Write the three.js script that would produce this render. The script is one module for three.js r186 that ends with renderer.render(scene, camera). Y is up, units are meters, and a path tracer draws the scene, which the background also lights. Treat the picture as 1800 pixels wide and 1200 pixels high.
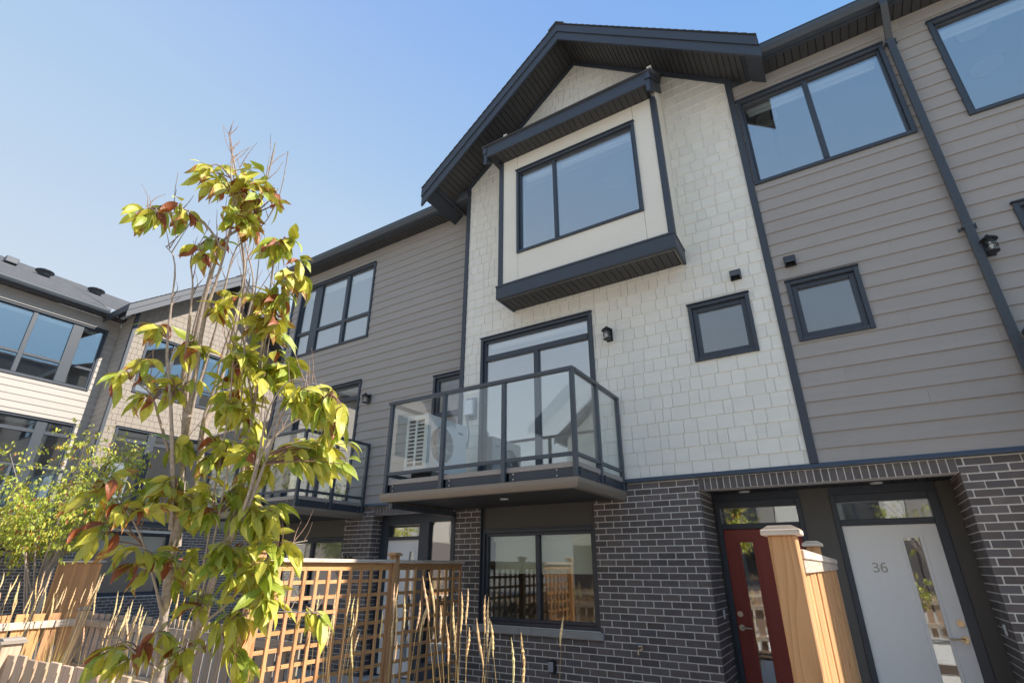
import * as THREE from 'three';
import { mergeGeometries } from 'three/addons/utils/BufferGeometryUtils.js';
import { FontLoader } from 'three/addons/loaders/FontLoader.js';
import { TextGeometry } from 'three/addons/geometries/TextGeometry.js';
import { ImprovedNoise } from 'three/addons/math/ImprovedNoise.js';

// ------------------------------------------------------------------ camera, sky, sun, exposure
const scene = new THREE.Scene();
const camera = new THREE.PerspectiveCamera(66.82, 1024 / 682, 0.05, 400);
camera.position.set(0, 1.6, 6.56);
camera.rotation.set(0.4103, 0.5539, 0.0015, 'YXZ');
camera.updateMatrixWorld(true); camera.updateProjectionMatrix();

const SUN = new THREE.Vector3(1, 0.99, -0.18).normalize();
function makeSky() {
  // clear air: radiance by elevation, paler towards the horizon and away from the sun, a glow close round the sun
  const W = 512, H = 256, d = new Float32Array(W * H * 4), v = new THREE.Vector3();
  const stops = [[-90, 0.164, 0.171, 0.164], [-6, 0.183, 0.188, 0.183], [0, 0.303, 0.317, 0.332], [10, 0.274, 0.298, 0.325], [25, 0.218, 0.262, 0.316], [40, 0.164, 0.227, 0.313], [55, 0.141, 0.198, 0.317], [90, 0.120, 0.173, 0.308]];
  for (let j = 0; j < H; j++) {
    const el = ((j + .5) / H - .5) * 180;
    let k = 0; while (k < stops.length - 2 && el > stops[k + 1][0]) k++;
    const a = stops[k], b = stops[k + 1]; let t = Math.min(1, Math.max(0, (el - a[0]) / (b[0] - a[0])));
    for (let i = 0; i < W; i++) {
      const az = ((i + .5) / W - .5) * 2 * Math.PI, e = el * Math.PI / 180;
      v.set(Math.cos(e) * Math.cos(az), Math.sin(e), Math.cos(e) * Math.sin(az));
      const c = Math.max(0, v.dot(SUN)), g = el > -6 ? .05 * Math.pow(c, 9) + .8 * Math.pow(c, 30) : 0, o = (j * W + i) * 4;
      for (let n = 0; n < 3; n++) d[o + n] = (a[n + 1] + (b[n + 1] - a[n + 1]) * t) * (1 - (el > -6 ? [.65, .3, 0][n] * c : 0)) + g * [1, .97, .9][n];
      d[o + 3] = 1;
    }
  }
  const tx = new THREE.DataTexture(d, W, H, THREE.RGBAFormat, THREE.FloatType);
  tx.mapping = THREE.EquirectangularReflectionMapping; tx.magFilter = THREE.LinearFilter; tx.minFilter = THREE.LinearFilter; tx.needsUpdate = true;
  return tx;
}
scene.background = makeSky(); scene.environment = scene.background;
const sun = new THREE.DirectionalLight(new THREE.Color().setRGB(1, .93, .83), 3.2);
sun.position.copy(SUN).multiplyScalar(60); sun.target.position.set(-5, 0, 3);
sun.castShadow = true; sun.shadow.mapSize.set(4096, 4096); sun.shadow.radius = 1;
Object.assign(sun.shadow.camera, { left: -30, right: 30, top: 30, bottom: -30, near: 1, far: 140 });
scene.add(sun, sun.target);
const renderer = new THREE.WebGLRenderer({ antialias: true });
renderer.toneMapping = THREE.LinearToneMapping; renderer.toneMappingExposure = 2.72;
renderer.shadowMap.enabled = true;

// ------------------------------------------------------------------ helpers
let seed = 12345;
const rnd = () => { seed |= 0; seed = seed + 0x6D2B79F5 | 0; let t = Math.imul(seed ^ seed >>> 15, 1 | seed); t = t + Math.imul(t ^ t >>> 7, 61 | t) ^ t; return ((t ^ t >>> 14) >>> 0) / 4294967296; };
const rr = (a, b) => a + (b - a) * rnd(), pick = a => a[Math.floor(rnd() * a.length)];
const noise = new ImprovedNoise();
const used = new Map();
function numbered(n) { const k = used.get(n) || 0; used.set(n, k + 1); return k ? n + '_' + String(k).padStart(3, '0') : n; }
const V = (x, y, z) => new THREE.Vector3(x, y, z);

// triangles (flat list of Vector3 triples) -> geometry with flat normals, uv in metres (u runs along the grain axis), one colour
function geo(tris, { c = [1, 1, 1], grain = 'x', jitter = true } = {}) {
  const n = tris.length, p = new Float32Array(n * 3), nn = new Float32Array(n * 3), uv = new Float32Array(n * 2), col = new Float32Array(n * 3);
  const e1 = V(), e2 = V(), ou = jitter ? rnd() * 7 : 0, ov = jitter ? rnd() * 7 : 0;
  for (let i = 0; i < n; i += 3) {
    const [a, b, d] = [tris[i], tris[i + 1], tris[i + 2]];
    e1.subVectors(b, a); e2.subVectors(d, a); e1.cross(e2).normalize();
    const ax = Math.abs(e1.x), ay = Math.abs(e1.y), az = Math.abs(e1.z);
    let A, B;
    if (az >= ax && az >= ay) [A, B] = ['x', 'y']; else if (ax >= ay) [A, B] = ['z', 'y']; else [A, B] = ['x', 'z'];
    if (B === grain) [A, B] = [B, A];
    [a, b, d].forEach((q, k) => {
      const o = i + k; p[o * 3] = q.x; p[o * 3 + 1] = q.y; p[o * 3 + 2] = q.z;
      nn[o * 3] = e1.x; nn[o * 3 + 1] = e1.y; nn[o * 3 + 2] = e1.z;
      uv[o * 2] = q[A] + ou; uv[o * 2 + 1] = q[B] + ov;
      col[o * 3] = c[0]; col[o * 3 + 1] = c[1]; col[o * 3 + 2] = c[2];
    });
  }
  const g = new THREE.BufferGeometry();
  g.setAttribute('position', new THREE.BufferAttribute(p, 3)); g.setAttribute('normal', new THREE.BufferAttribute(nn, 3));
  g.setAttribute('uv', new THREE.BufferAttribute(uv, 2)); g.setAttribute('color', new THREE.BufferAttribute(col, 3));
  return g;
}
const quad = (out, a, b, c, d) => out.push(a, b, c, a, c, d);
// convex polygon in the plane across an axis, swept along it: axis x -> poly of [z, y]; y -> [x, z]; z -> [x, y]
function prism(poly, axis, a0, a1, o = {}) {
  const P = (q, a) => axis === 'x' ? V(a, q[1], q[0]) : axis === 'y' ? V(q[0], a, q[1]) : V(q[0], q[1], a);
  let s = 0; poly.forEach((q, i) => { const r = poly[(i + 1) % poly.length]; s += q[0] * r[1] - r[0] * q[1]; });
  let flip = s < 0; if (axis !== 'z') flip = !flip;
  const T = [], n = poly.length, tri = (a, b, c) => flip ? T.push(a, c, b) : T.push(a, b, c);
  for (let i = 0; i < n; i++) { const q = poly[i], r = poly[(i + 1) % n]; tri(P(q, a0), P(r, a0), P(r, a1)); tri(P(q, a0), P(r, a1), P(q, a1)); }
  for (let i = 1; i < n - 1; i++) { tri(P(poly[0], a0), P(poly[i + 1], a0), P(poly[i], a0)); tri(P(poly[0], a1), P(poly[i], a1), P(poly[i + 1], a1)); }
  return geo(T, { grain: axis, ...o });
}
// box, with chamfered edges when b > 0
function bx(x0, x1, y0, y1, z0, z1, o = {}) {
  const b = Math.min(o.b || 0, (x1 - x0) * .45, (y1 - y0) * .45, (z1 - z0) * .45), T = [];
  const cx = (x0 + x1) / 2, cy = (y0 + y1) / 2, cz = (z0 + z1) / 2, hx = (x1 - x0) / 2, hy = (y1 - y0) / 2, hz = (z1 - z0) / 2;
  const grain = o.grain || (hx >= hy && hx >= hz ? 'x' : hy >= hz ? 'y' : 'z'), mid = V(cx, cy, cz), t1 = V(), t2 = V();
  const tri = (a, q, c) => { t1.subVectors(q, a); t2.subVectors(c, a); t1.cross(t2); t2.copy(a).add(q).add(c).multiplyScalar(1 / 3).sub(mid); t1.dot(t2) >= 0 ? T.push(a, q, c) : T.push(a, c, q); };
  const qd = (a, q, c, d) => { tri(a, q, c); tri(a, c, d); };
  const X = (sx, sy, sz) => V(cx + sx * hx, cy + sy * (hy - b), cz + sz * (hz - b)), Y = (sx, sy, sz) => V(cx + sx * (hx - b), cy + sy * hy, cz + sz * (hz - b)), Z = (sx, sy, sz) => V(cx + sx * (hx - b), cy + sy * (hy - b), cz + sz * hz);
  for (const s of [-1, 1]) { qd(X(s, -1, -1), X(s, 1, -1), X(s, 1, 1), X(s, -1, 1)); qd(Y(-1, s, -1), Y(1, s, -1), Y(1, s, 1), Y(-1, s, 1)); qd(Z(-1, -1, s), Z(1, -1, s), Z(1, 1, s), Z(-1, 1, s)); }
  if (b > 0) for (const s of [-1, 1]) for (const t of [-1, 1]) {
    qd(X(s, t, -1), X(s, t, 1), Y(s, t, 1), Y(s, t, -1)); qd(X(s, -1, t), X(s, 1, t), Z(s, 1, t), Z(s, -1, t)); qd(Y(-1, s, t), Y(1, s, t), Z(1, s, t), Z(-1, s, t));
    for (const u of [-1, 1]) tri(X(s, t, u), Y(s, t, u), Z(s, t, u));
  }
  return geo(T, { ...o, grain });
}
// any three.js geometry brought to the same attributes
function prep(g, c = [1, 1, 1]) {
  if (g.index) g = g.toNonIndexed();
  const n = g.attributes.position.count, col = new Float32Array(n * 3); for (let i = 0; i < n; i++) col.set(c, i * 3);
  g.setAttribute('color', new THREE.BufferAttribute(col, 3));
  if (!g.attributes.uv) g.setAttribute('uv', new THREE.BufferAttribute(new Float32Array(n * 2), 2));
  for (const k of Object.keys(g.attributes)) if (!['position', 'normal', 'uv', 'color'].includes(k)) g.deleteAttribute(k);
  return g;
}
function mesh(name, g, mat, parent = scene) {
  if (Array.isArray(g)) g = g.length === 1 ? g[0] : mergeGeometries(g);
  const m = new THREE.Mesh(g, mat); m.name = parent === scene ? numbered(name) : name; parent.add(m); return m;
}
function part(name, parent, x = 0, y = 0, z = 0, ry = 0) { const g = new THREE.Group(); g.name = name; g.position.set(x, y, z); g.rotation.y = ry; parent.add(g); return g; }
function thing(name, label, category, group, x = 0, y = 0, z = 0, ry = 0) {
  const g = part(numbered(name), scene, x, y, z, ry); g.userData = { label, category }; if (group) g.userData.group = group; g.updateMatrixWorld(true); return g;
}
function struct(name, g, mat) { const m = mesh(name, g, mat); m.userData.kind = 'structure'; return m; }
function tube(pts, r0, r1, seg = 8, rad = 6, c) {   // round, tapering
  const cv = new THREE.CatmullRomCurve3(pts.map(p => p.isVector3 ? p : V(...p))), N = seg, fr = cv.computeFrenetFrames(N, false), T = [], rings = [];
  for (let i = 0; i <= N; i++) { const p = cv.getPointAt(i / N), r = r0 + (r1 - r0) * i / N, ring = []; for (let k = 0; k < rad; k++) { const a = k / rad * 2 * Math.PI; ring.push(p.clone().addScaledVector(fr.normals[i], Math.cos(a) * r).addScaledVector(fr.binormals[i], Math.sin(a) * r)); } rings.push(ring); }
  const P = [], Nn = [], U = [];
  const put = (i, k) => { const q = rings[i][k % rad], ctr = cv.getPointAt(i / N), n = q.clone().sub(ctr).normalize(); P.push(q.x, q.y, q.z); Nn.push(n.x, n.y, n.z); U.push(i / N * cv.getLength(), k / rad * .2); };
  for (let i = 0; i < N; i++) for (let k = 0; k < rad; k++) { put(i, k); put(i, k + 1); put(i + 1, k + 1); put(i, k); put(i + 1, k + 1); put(i + 1, k); }
  const g = new THREE.BufferGeometry(); g.setAttribute('position', new THREE.Float32BufferAttribute(P, 3)); g.setAttribute('normal', new THREE.Float32BufferAttribute(Nn, 3)); g.setAttribute('uv', new THREE.Float32BufferAttribute(U, 2));
  return prep(g, c);
}
const lathe = (pts, seg, x, y, z, c) => prep(new THREE.LatheGeometry(pts.map(p => new THREE.Vector2(...p)), seg).translate(x, y, z), c);
const cyl = (r0, r1, h, seg, x, y, z, c, rot) => { const g = new THREE.CylinderGeometry(r1, r0, h, seg); if (rot) g.rotateX(rot[0]).rotateY(rot[1]).rotateZ(rot[2]); return prep(g.translate(x, y, z), c); };

// ------------------------------------------------------------------ textures
function noiseTex(w, h, f, { srgb = false, rep = 1, repy } = {}) {
  const d = new Uint8Array(w * h * 4);
  for (let j = 0; j < h; j++) for (let i = 0; i < w; i++) { const v = f(i / w, j / h), o = (j * w + i) * 4; for (let k = 0; k < 3; k++) d[o + k] = Math.max(0, Math.min(255, (v.length ? v[k] : v) * 255)); d[o + 3] = 255; }
  const t = new THREE.DataTexture(d, w, h); t.wrapS = t.wrapT = THREE.RepeatWrapping; t.magFilter = THREE.LinearFilter; t.minFilter = THREE.LinearMipmapLinearFilter; t.generateMipmaps = true;
  if (srgb) t.colorSpace = THREE.SRGBColorSpace; t.repeat.set(rep, repy || rep); t.needsUpdate = true; return t;
}
// noise that repeats with period 1 in both directions
function pn(u, v, fx, fy, s = 0) {
  const a = noise.noise(u * fx, v * fy, s), b = noise.noise((u - 1) * fx, v * fy, s), c = noise.noise(u * fx, (v - 1) * fy, s), d = noise.noise((u - 1) * fx, (v - 1) * fy, s);
  return (a * (1 - u) + b * u) * (1 - v) + (c * (1 - u) + d * u) * v;
}
const hash = (i, j) => { let h = Math.imul(i, 374761393) ^ Math.imul(j, 668265263); h = Math.imul(h ^ h >>> 13, 1274126177); return ((h ^ h >>> 16) >>> 0) / 4294967296; };
const T = {};
T.sidingBump = noiseTex(512, 512, (u, v) => .5 + .32 * pn(u, v, 6, 90) + .25 * pn(u, v, 14, 170, 3), { rep: 1.25 });
T.sidingTone = noiseTex(512, 512, (u, v) => { const k = .93 + .05 * pn(u, v, 4, 30) + .05 * pn(u, v, 3, 5, 7) + .03 * pn(u, v, 40, 120, 2); return k; }, { rep: .42 });
T.brickBump = noiseTex(512, 512, (u, v) => .5 + .3 * pn(u, v, 60, 60) + .25 * pn(u, v, 160, 160, 4), { rep: 1.6 });
T.brickTone = noiseTex(512, 512, (u, v) => { const k = .86 + .2 * pn(u, v, 9, 14) + .16 * pn(u, v, 70, 70, 2) + (hash(u * 512 | 0, v * 512 | 0) > .985 ? .3 : 0); return [k, k, k]; }, { rep: 1.1 });
T.mortar = noiseTex(256, 256, (u, v) => .86 + .12 * pn(u, v, 8, 8) + .2 * pn(u, v, 60, 60, 2), { rep: 2 });
T.wood = noiseTex(1024, 512, (u, v) => {
  const w = .55 * pn(u, v, 2, 2, 5) + .22 * pn(u, v, 5, 5, 8), q = v * 9 + w * 6.5, fr = q - Math.floor(q), late = Math.pow(fr, 2.6) * (fr > .93 ? (1 - fr) / .07 : 1), f = pn(u, v, 8, 150, 1);
  let k = 1.02 - .5 * late * (.7 + .9 * pn(u, v, 3, 4, 3)) + .13 * f + .12 * pn(u, v, 2, 5, 9), r = k, g = k * (1 - .1 * late), b = k * (1 - .2 * late);
  for (const [ku, kv, kr] of [[.17, .3, .012], [.55, .72, .016], [.81, .14, .01], [.36, .88, .009]]) { const d = Math.hypot((u - ku) * 1.6, v - kv) / kr; if (d < 2.4) { const m = d < 1 ? .4 : 1 - .5 * (2.4 - d) / 1.4; r *= m; g *= m * .95; b *= m * .9; } }
  return [Math.pow(Math.max(0, r * .86), .8), Math.pow(Math.max(0, g * .85), .8), Math.pow(Math.max(0, b * .83), .8)];
}, { rep: .55, repy: 3.2 });
T.woodBump = noiseTex(512, 256, (u, v) => .5 + .4 * pn(u, v, 6, 90, 1) + .2 * pn(u, v, 20, 120, 3), { rep: .8, repy: 1.6 });
T.concrete = noiseTex(512, 512, (u, v) => .84 + .12 * pn(u, v, 5, 5) + .1 * pn(u, v, 30, 30, 2) + .1 * (hash(u * 512 | 0, v * 512 | 0) - .5), { rep: .8 });
T.granite = noiseTex(512, 512, (u, v) => { const h = hash(u * 170 | 0, v * 170 | 0), k = .72 + .25 * pn(u, v, 40, 40) + .3 * pn(u, v, 110, 110, 3) + (h > .93 ? -.25 : h < .1 ? .2 : 0); return k; }, { rep: 2 });
T.roof = noiseTex(1024, 512, (u, v) => { const row = Math.floor(v * 16), sh = hash(Math.floor(u * 28 + (row % 2) * .5), row), k = .62 + .3 * sh * .6 + .25 * (hash(u * 1024 | 0, v * 512 | 0) - .5) + .12 * pn(u, v, 20, 12) + ((v * 16) % 1 < .08 ? -.18 : 0); return [k, k, k * 1.02]; }, { rep: .25, repy: .45 });
T.bark = noiseTex(256, 256, (u, v) => { const l = pn(u, v, 30, 3, 1) > .28 ? .25 : 0, k = .62 + .3 * pn(u, v, 8, 6) + .25 * pn(u, v, 60, 20, 2) + l; return [k, k * .93, k * .86]; }, { rep: 6, repy: 5 });
T.soil = noiseTex(512, 512, (u, v) => { const k = .6 + .5 * pn(u, v, 60, 60) + .5 * pn(u, v, 140, 140, 2); return [k, k * .85, k * .7]; }, { rep: .7 });
T.paint = noiseTex(256, 256, (u, v) => .95 + .05 * pn(u, v, 4, 4) + .03 * pn(u, v, 30, 30, 2), { rep: .6 });
T.paintBump = noiseTex(256, 256, (u, v) => .5 + .3 * pn(u, v, 40, 40) + .2 * pn(u, v, 90, 90, 1), { rep: 3 });
T.glassWave = noiseTex(256, 256, (u, v) => .5 + .5 * pn(u, v, 3, 2, 1) + .2 * pn(u, v, 6, 5, 4), { rep: .8 });

// ------------------------------------------------------------------ materials
const lin = (r, g, b) => new THREE.Color().setRGB(r, g, b);
const std = (r, g, b, rough, o = {}) => new THREE.MeshStandardMaterial({ color: lin(r, g, b), roughness: rough, vertexColors: true, ...o });
const phys = o => new THREE.MeshPhysicalMaterial({ vertexColors: true, ...o });
const M = {
  cream: std(.87, .83, .735, .7, { map: T.sidingTone, bumpMap: T.sidingBump, bumpScale: .0016 }),
  creamPanel: std(.86, .8, .68, .62, { map: T.paint, bumpMap: T.paintBump, bumpScale: .0006 }),
  taupe: std(.39, .355, .322, .68, { map: T.sidingTone, bumpMap: T.sidingBump, bumpScale: .0018 }),
  tan: std(.265, .225, .185, .7, { map: T.sidingTone, bumpMap: T.sidingBump, bumpScale: .0016 }),
  trim: std(.05, .059, .075, .5, { map: T.paint, bumpMap: T.paintBump, bumpScale: .0005 }),
  metal: std(.07, .082, .098, .3, { map: T.paint }),
  frame: std(.046, .055, .071, .36, { map: T.paint }),
  soffit: std(.052, .05, .05, .55, { map: T.paint }),
  bronze: std(.27, .225, .175, .42, { map: T.paint }),
  darkPanel: std(.1, .092, .08, .5, { map: T.paint }),
  brick: std(.155, .132, .124, .78, { map: T.brickTone, bumpMap: T.brickBump, bumpScale: .003 }),
  mortar: std(.74, .7, .635, .9, { map: T.mortar, bumpMap: T.brickBump, bumpScale: .002 }),
  white: std(.72, .715, .69, .6, { map: T.paint }),
  plaster: std(.4, .395, .385, .8, { map: T.paint }),
  blind: std(.72, .72, .56, .8, { map: T.paint }),
  floorWood: std(.3, .22, .15, .5, { map: T.wood }),
  redDoor: std(.27, .04, .026, .45, { map: T.paint, bumpMap: T.paintBump, bumpScale: .0005 }),
  whiteDoor: std(.88, .86, .81, .42, { map: T.paint, bumpMap: T.paintBump, bumpScale: .0005 }),
  nickel: std(.6, .58, .54, .3, { metalness: 1 }),
  brass: std(.62, .47, .3, .34, { metalness: 1 }),
  numeral: std(.36, .33, .28, .45),
  cedar: std(.66, .36, .165, .72, { map: T.wood, bumpMap: T.woodBump, bumpScale: .002 }),
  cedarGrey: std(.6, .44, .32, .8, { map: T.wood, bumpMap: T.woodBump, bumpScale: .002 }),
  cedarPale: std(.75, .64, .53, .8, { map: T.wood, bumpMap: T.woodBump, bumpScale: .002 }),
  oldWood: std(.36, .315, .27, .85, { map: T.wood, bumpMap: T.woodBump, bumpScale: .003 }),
  concrete: std(.6, .57, .52, .85, { map: T.concrete }),
  stoneSill: std(.40, .39, .37, .8, { map: T.concrete, bumpMap: T.brickBump, bumpScale: .001 }),
  granite: std(.5, .45, .41, .7, { map: T.granite }),
  roof: std(.115, .115, .12, .95, { map: T.roof, bumpMap: T.roof, bumpScale: .006 }),
  soil: std(.12, .09, .065, 1, { map: T.soil, bumpMap: T.soil, bumpScale: .02 }),
  gravel: std(.5, .47, .42, 1, { map: T.granite }),
  acWhite: std(.74, .74, .71, .45, { map: T.paint }),
  acDark: std(.13, .12, .1, .6),
  grey: std(.34, .35, .36, .5, { map: T.paint }),
  plastic: std(.78, .78, .76, .4),
  black: std(.014, .015, .017, .45),
  rubber: std(.02, .02, .022, .8),
  lampFace: std(.75, .73, .68, .5),
  bark: std(.6, .52, .47, .9, { map: T.bark, bumpMap: T.bark, bumpScale: .004 }),
  straw: std(.55, .39, .19, .9), plume: std(.72, .53, .29, .95),
  pane: phys({ color: lin(.93, .96, .97), roughness: .015, transmission: 1, thickness: 0, ior: 3.4, bumpMap: T.glassWave, bumpScale: .0011 }),
  clearPane: phys({ color: lin(.93, .96, .95), roughness: .015, transmission: 1, thickness: 0, ior: 1.75, bumpMap: T.glassWave, bumpScale: .0011 }),
  frosted: phys({ color: lin(.9, .93, .95), roughness: .2, transmission: 1, thickness: 0, ior: 2.3 }),
  railGlass: phys({ color: lin(.97, .99, .985), roughness: .01, transmission: 1, thickness: 0, ior: 1.72, bumpMap: T.glassWave, bumpScale: .0014 }),
  lampGlass: phys({ color: lin(.95, .95, .95), roughness: .04, transmission: 1, thickness: 0, ior: 1.5 }),
};

// ------------------------------------------------------------------ pieces: the ones that show largest are meshes of their own, the rest one part
const _v = V();
function placePieces(list, parent, name, mat, cap = 300) {
  parent.updateWorldMatrix(true, false);
  for (const it of list) {
    _v.copy(it.at).applyMatrix4(parent.matrixWorld); const d2 = _v.distanceToSquared(camera.position); _v.project(camera);
    it.score = (Math.abs(_v.x) < 1.05 && Math.abs(_v.y) < 1.05 && _v.z < 1) ? it.area / d2 : 0;
  }
  list.sort((a, b) => b.score - a.score);
  const n = list.length <= cap ? list.length : cap;
  for (let i = 0; i < n; i++) mesh(name, list[i].g, mat, parent);
  if (n < list.length) { const m = mesh('smaller_' + name + (name.endsWith('s') ? '' : 's'), list.slice(n).map(i => i.g), mat, parent); m.userData.kind = 'stuff'; }
}
function cut(xa, xb, ya, yb, holes) {   // what the holes leave of [xa, xb] over the band ya..yb
  let iv = [[xa, xb]];
  for (const h of holes) if (h[2] < yb - 1e-4 && h[3] > ya + 1e-4) iv = iv.flatMap(([a, b]) => h[1] <= a || h[0] >= b ? [[a, b]] : [[a, h[0]], [h[1], b]].filter(q => q[1] - q[0] > .004));
  return iv;
}
function clad(parent, name, mat, { x0, x1, y0, y1, exp, holes = [], span, joints, gap = 0, zb, tTop, tBot, tone = .04, phase = 0, cap }) {
  const list = [];
  for (let r = 0, ya = y0 - phase; ya < y1 - .004; r++, ya += exp) {
    const lo = Math.max(ya, y0), hi = Math.min(ya + exp, y1); if (hi - lo < .004) continue;
    const [sa, sb] = span ? span(lo) : [x0, x1]; if (sb - sa < .03) continue;
    const ys = [lo, hi, ...holes.flatMap(h => [h[2], h[3]]).filter(y => y > lo + .004 && y < hi - .004)].sort((a, b) => a - b);
    const js = joints(r, sa, sb), tones = js.map(() => 1 + rr(-tone, tone)); tones.push(1 + rr(-tone, tone));
    const th = y => tBot + (tTop - tBot) * (y - ya) / exp;
    for (let k = 0; k < ys.length - 1; k++) for (const [a, b] of cut(sa, sb, ys[k], ys[k + 1], holes)) {
      const xs = [a, ...js.filter(j => j > a + .02 && j < b - .02), b];
      for (let i = 0; i < xs.length - 1; i++) {
        const xa = xs[i] + (i ? gap / 2 : 0), xb = xs[i + 1] - (i < xs.length - 2 ? gap / 2 : 0); if (xb - xa < .008) continue;
        let ti = js.findIndex(j => j > xa + .001); if (ti < 0) ti = js.length; const c = tones[ti], w = c * (1 + rr(-.006, .006));
        const dz = gap ? rr(-.0008, .0008) : 0;
        list.push({ g: prism([[zb, ys[k]], [zb + th(ys[k]) + dz, ys[k]], [zb + th(ys[k + 1]) + dz, ys[k + 1]], [zb, ys[k + 1]]], 'x', xa, xb, { c: [c, w, c] }), at: V((xa + xb) / 2, (ys[k] + ys[k + 1]) / 2, zb), area: (xb - xa) * (ys[k + 1] - ys[k]) });
      }
    }
  }
  placePieces(list, parent, name, mat, cap);
}
const EXP = .1755;
function lapJoints(r, a, b) { const o = []; if (b - a > 4.7 || r % 5 === 0) { let x = a + ((r * 1.37) % 3.4) + .4; while (x < b - .3) { o.push(x); x += 3.66; } } return o; }
function shingleJoints(r, a, b) { const o = []; let x = a + rr(.03, .2); while (x < b - .02) { o.push(x); x += pick([.105, .125, .15, .165, .19, .215, .235]); } return o; }
function lapWall(G, x0, x1, y0, y1, z, holes) { const p = part('siding_wall', G); clad(p, 'siding_plank', M.taupe, { x0, x1, y0, y1, exp: EXP, holes, joints: lapJoints, gap: .0015, zb: z - .012, tTop: .002, tBot: .0175, tone: .02, phase: .0235 }); coreWall(p, M.taupe, x0, x1, y0, y1, z - .2, z - .012, holes); }
function shingleWall(G, mat, x0, x1, y0, y1, z, holes, span, coreSpan, cap) {
  const p = part('shingle_wall', G);
  clad(p, 'shingle', mat, { x0, x1, y0, y1, exp: EXP, holes, span, joints: shingleJoints, gap: .0062, zb: z - .015, tTop: .0075, tBot: .0155, tone: .022, phase: .0235, cap });
  coreWall(p, mat, x0, x1, y0, Math.min(y1, coreSpan ? coreSpan.y : y1), z - .2, z - .015, holes);
  if (coreSpan) mesh('gable_core', prism([[x0, coreSpan.y], [x1, coreSpan.y], [x1, coreSpan.ye], [coreSpan.xa, coreSpan.ya], [x0, coreSpan.ye]], 'z', z - .2, z - .015), mat, p);
}
function coreWall(G, mat, x0, x1, y0, y1, z0, z1, holes, name = 'wall_core') {
  const ys = [...new Set([y0, y1, ...holes.flatMap(h => [h[2], h[3]])].filter(y => y >= y0 && y <= y1))].sort((a, b) => a - b), g = [];
  for (let k = 0; k < ys.length - 1; k++) for (const [a, b] of cut(x0, x1, ys[k], ys[k + 1], holes)) g.push(bx(a, b, ys[k], ys[k + 1], z0, z1));
  if (g.length) mesh(name, g, mat, G);
}
const CO = .0739, BL = .2117, MJ = .0118;
function brickList(x0, x1, y0, y1, z, holes, { endHalf = 0 } = {}) {
  const list = [], top = 2.5735;
  const r0 = Math.floor((top - y1) / CO), r1 = Math.ceil((top - y0) / CO);
  for (let r = r0; r <= r1; r++) {
    const hi = Math.min(top - r * CO - MJ, y1), lo = Math.max(top - (r + 1) * CO, y0); if (hi - lo < .01) continue;
    for (const [a, b] of cut(x0, x1, lo, hi, holes)) {
      const off = (r % 2 ? BL / 2 : 0) + endHalf; let x = Math.floor((a - off) / BL) * BL + off;
      for (; x < b; x += BL) {
        const xa = Math.max(a, x + rr(-.002, .002)), xb = Math.min(b, x + BL - MJ + rr(-.002, .002)); if (xb - xa < .02) continue;
        const k = pick([.82, .92, 1, 1, 1.08, 1.2]) * (1 + rr(-.05, .05)), w = rr(-.05, .05);
        list.push({ g: bx(xa, xb, lo + rr(-.001, .001), hi + rr(-.001, .001), z - .05, z + rr(-.0015, .0015), { b: .0035, c: [k * (1 + w), k, k * (1 - w)] }), at: V((xa + xb) / 2, (lo + hi) / 2, z), area: (xb - xa) * (hi - lo) });
      }
    }
  }
  return list;
}
function soldiers(x0, x1, y0, y1, z) {
  const n = Math.round((x1 - x0) / .0715), w = (x1 - x0) / n, list = [];
  for (let i = 0; i < n; i++) { const k = pick([.85, .95, 1, 1.1]) * (1 + rr(-.05, .05)); list.push({ g: bx(x0 + i * w + .005, x0 + (i + 1) * w - .0055, y0 + rr(0, .002), y1 - .004, z - .09, z + rr(-.0015, .0015), { b: .0035, c: [k, k, k] }), at: V(x0 + i * w, (y0 + y1) / 2, z), area: .066 * .13 }); }
  return list;
}

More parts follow.
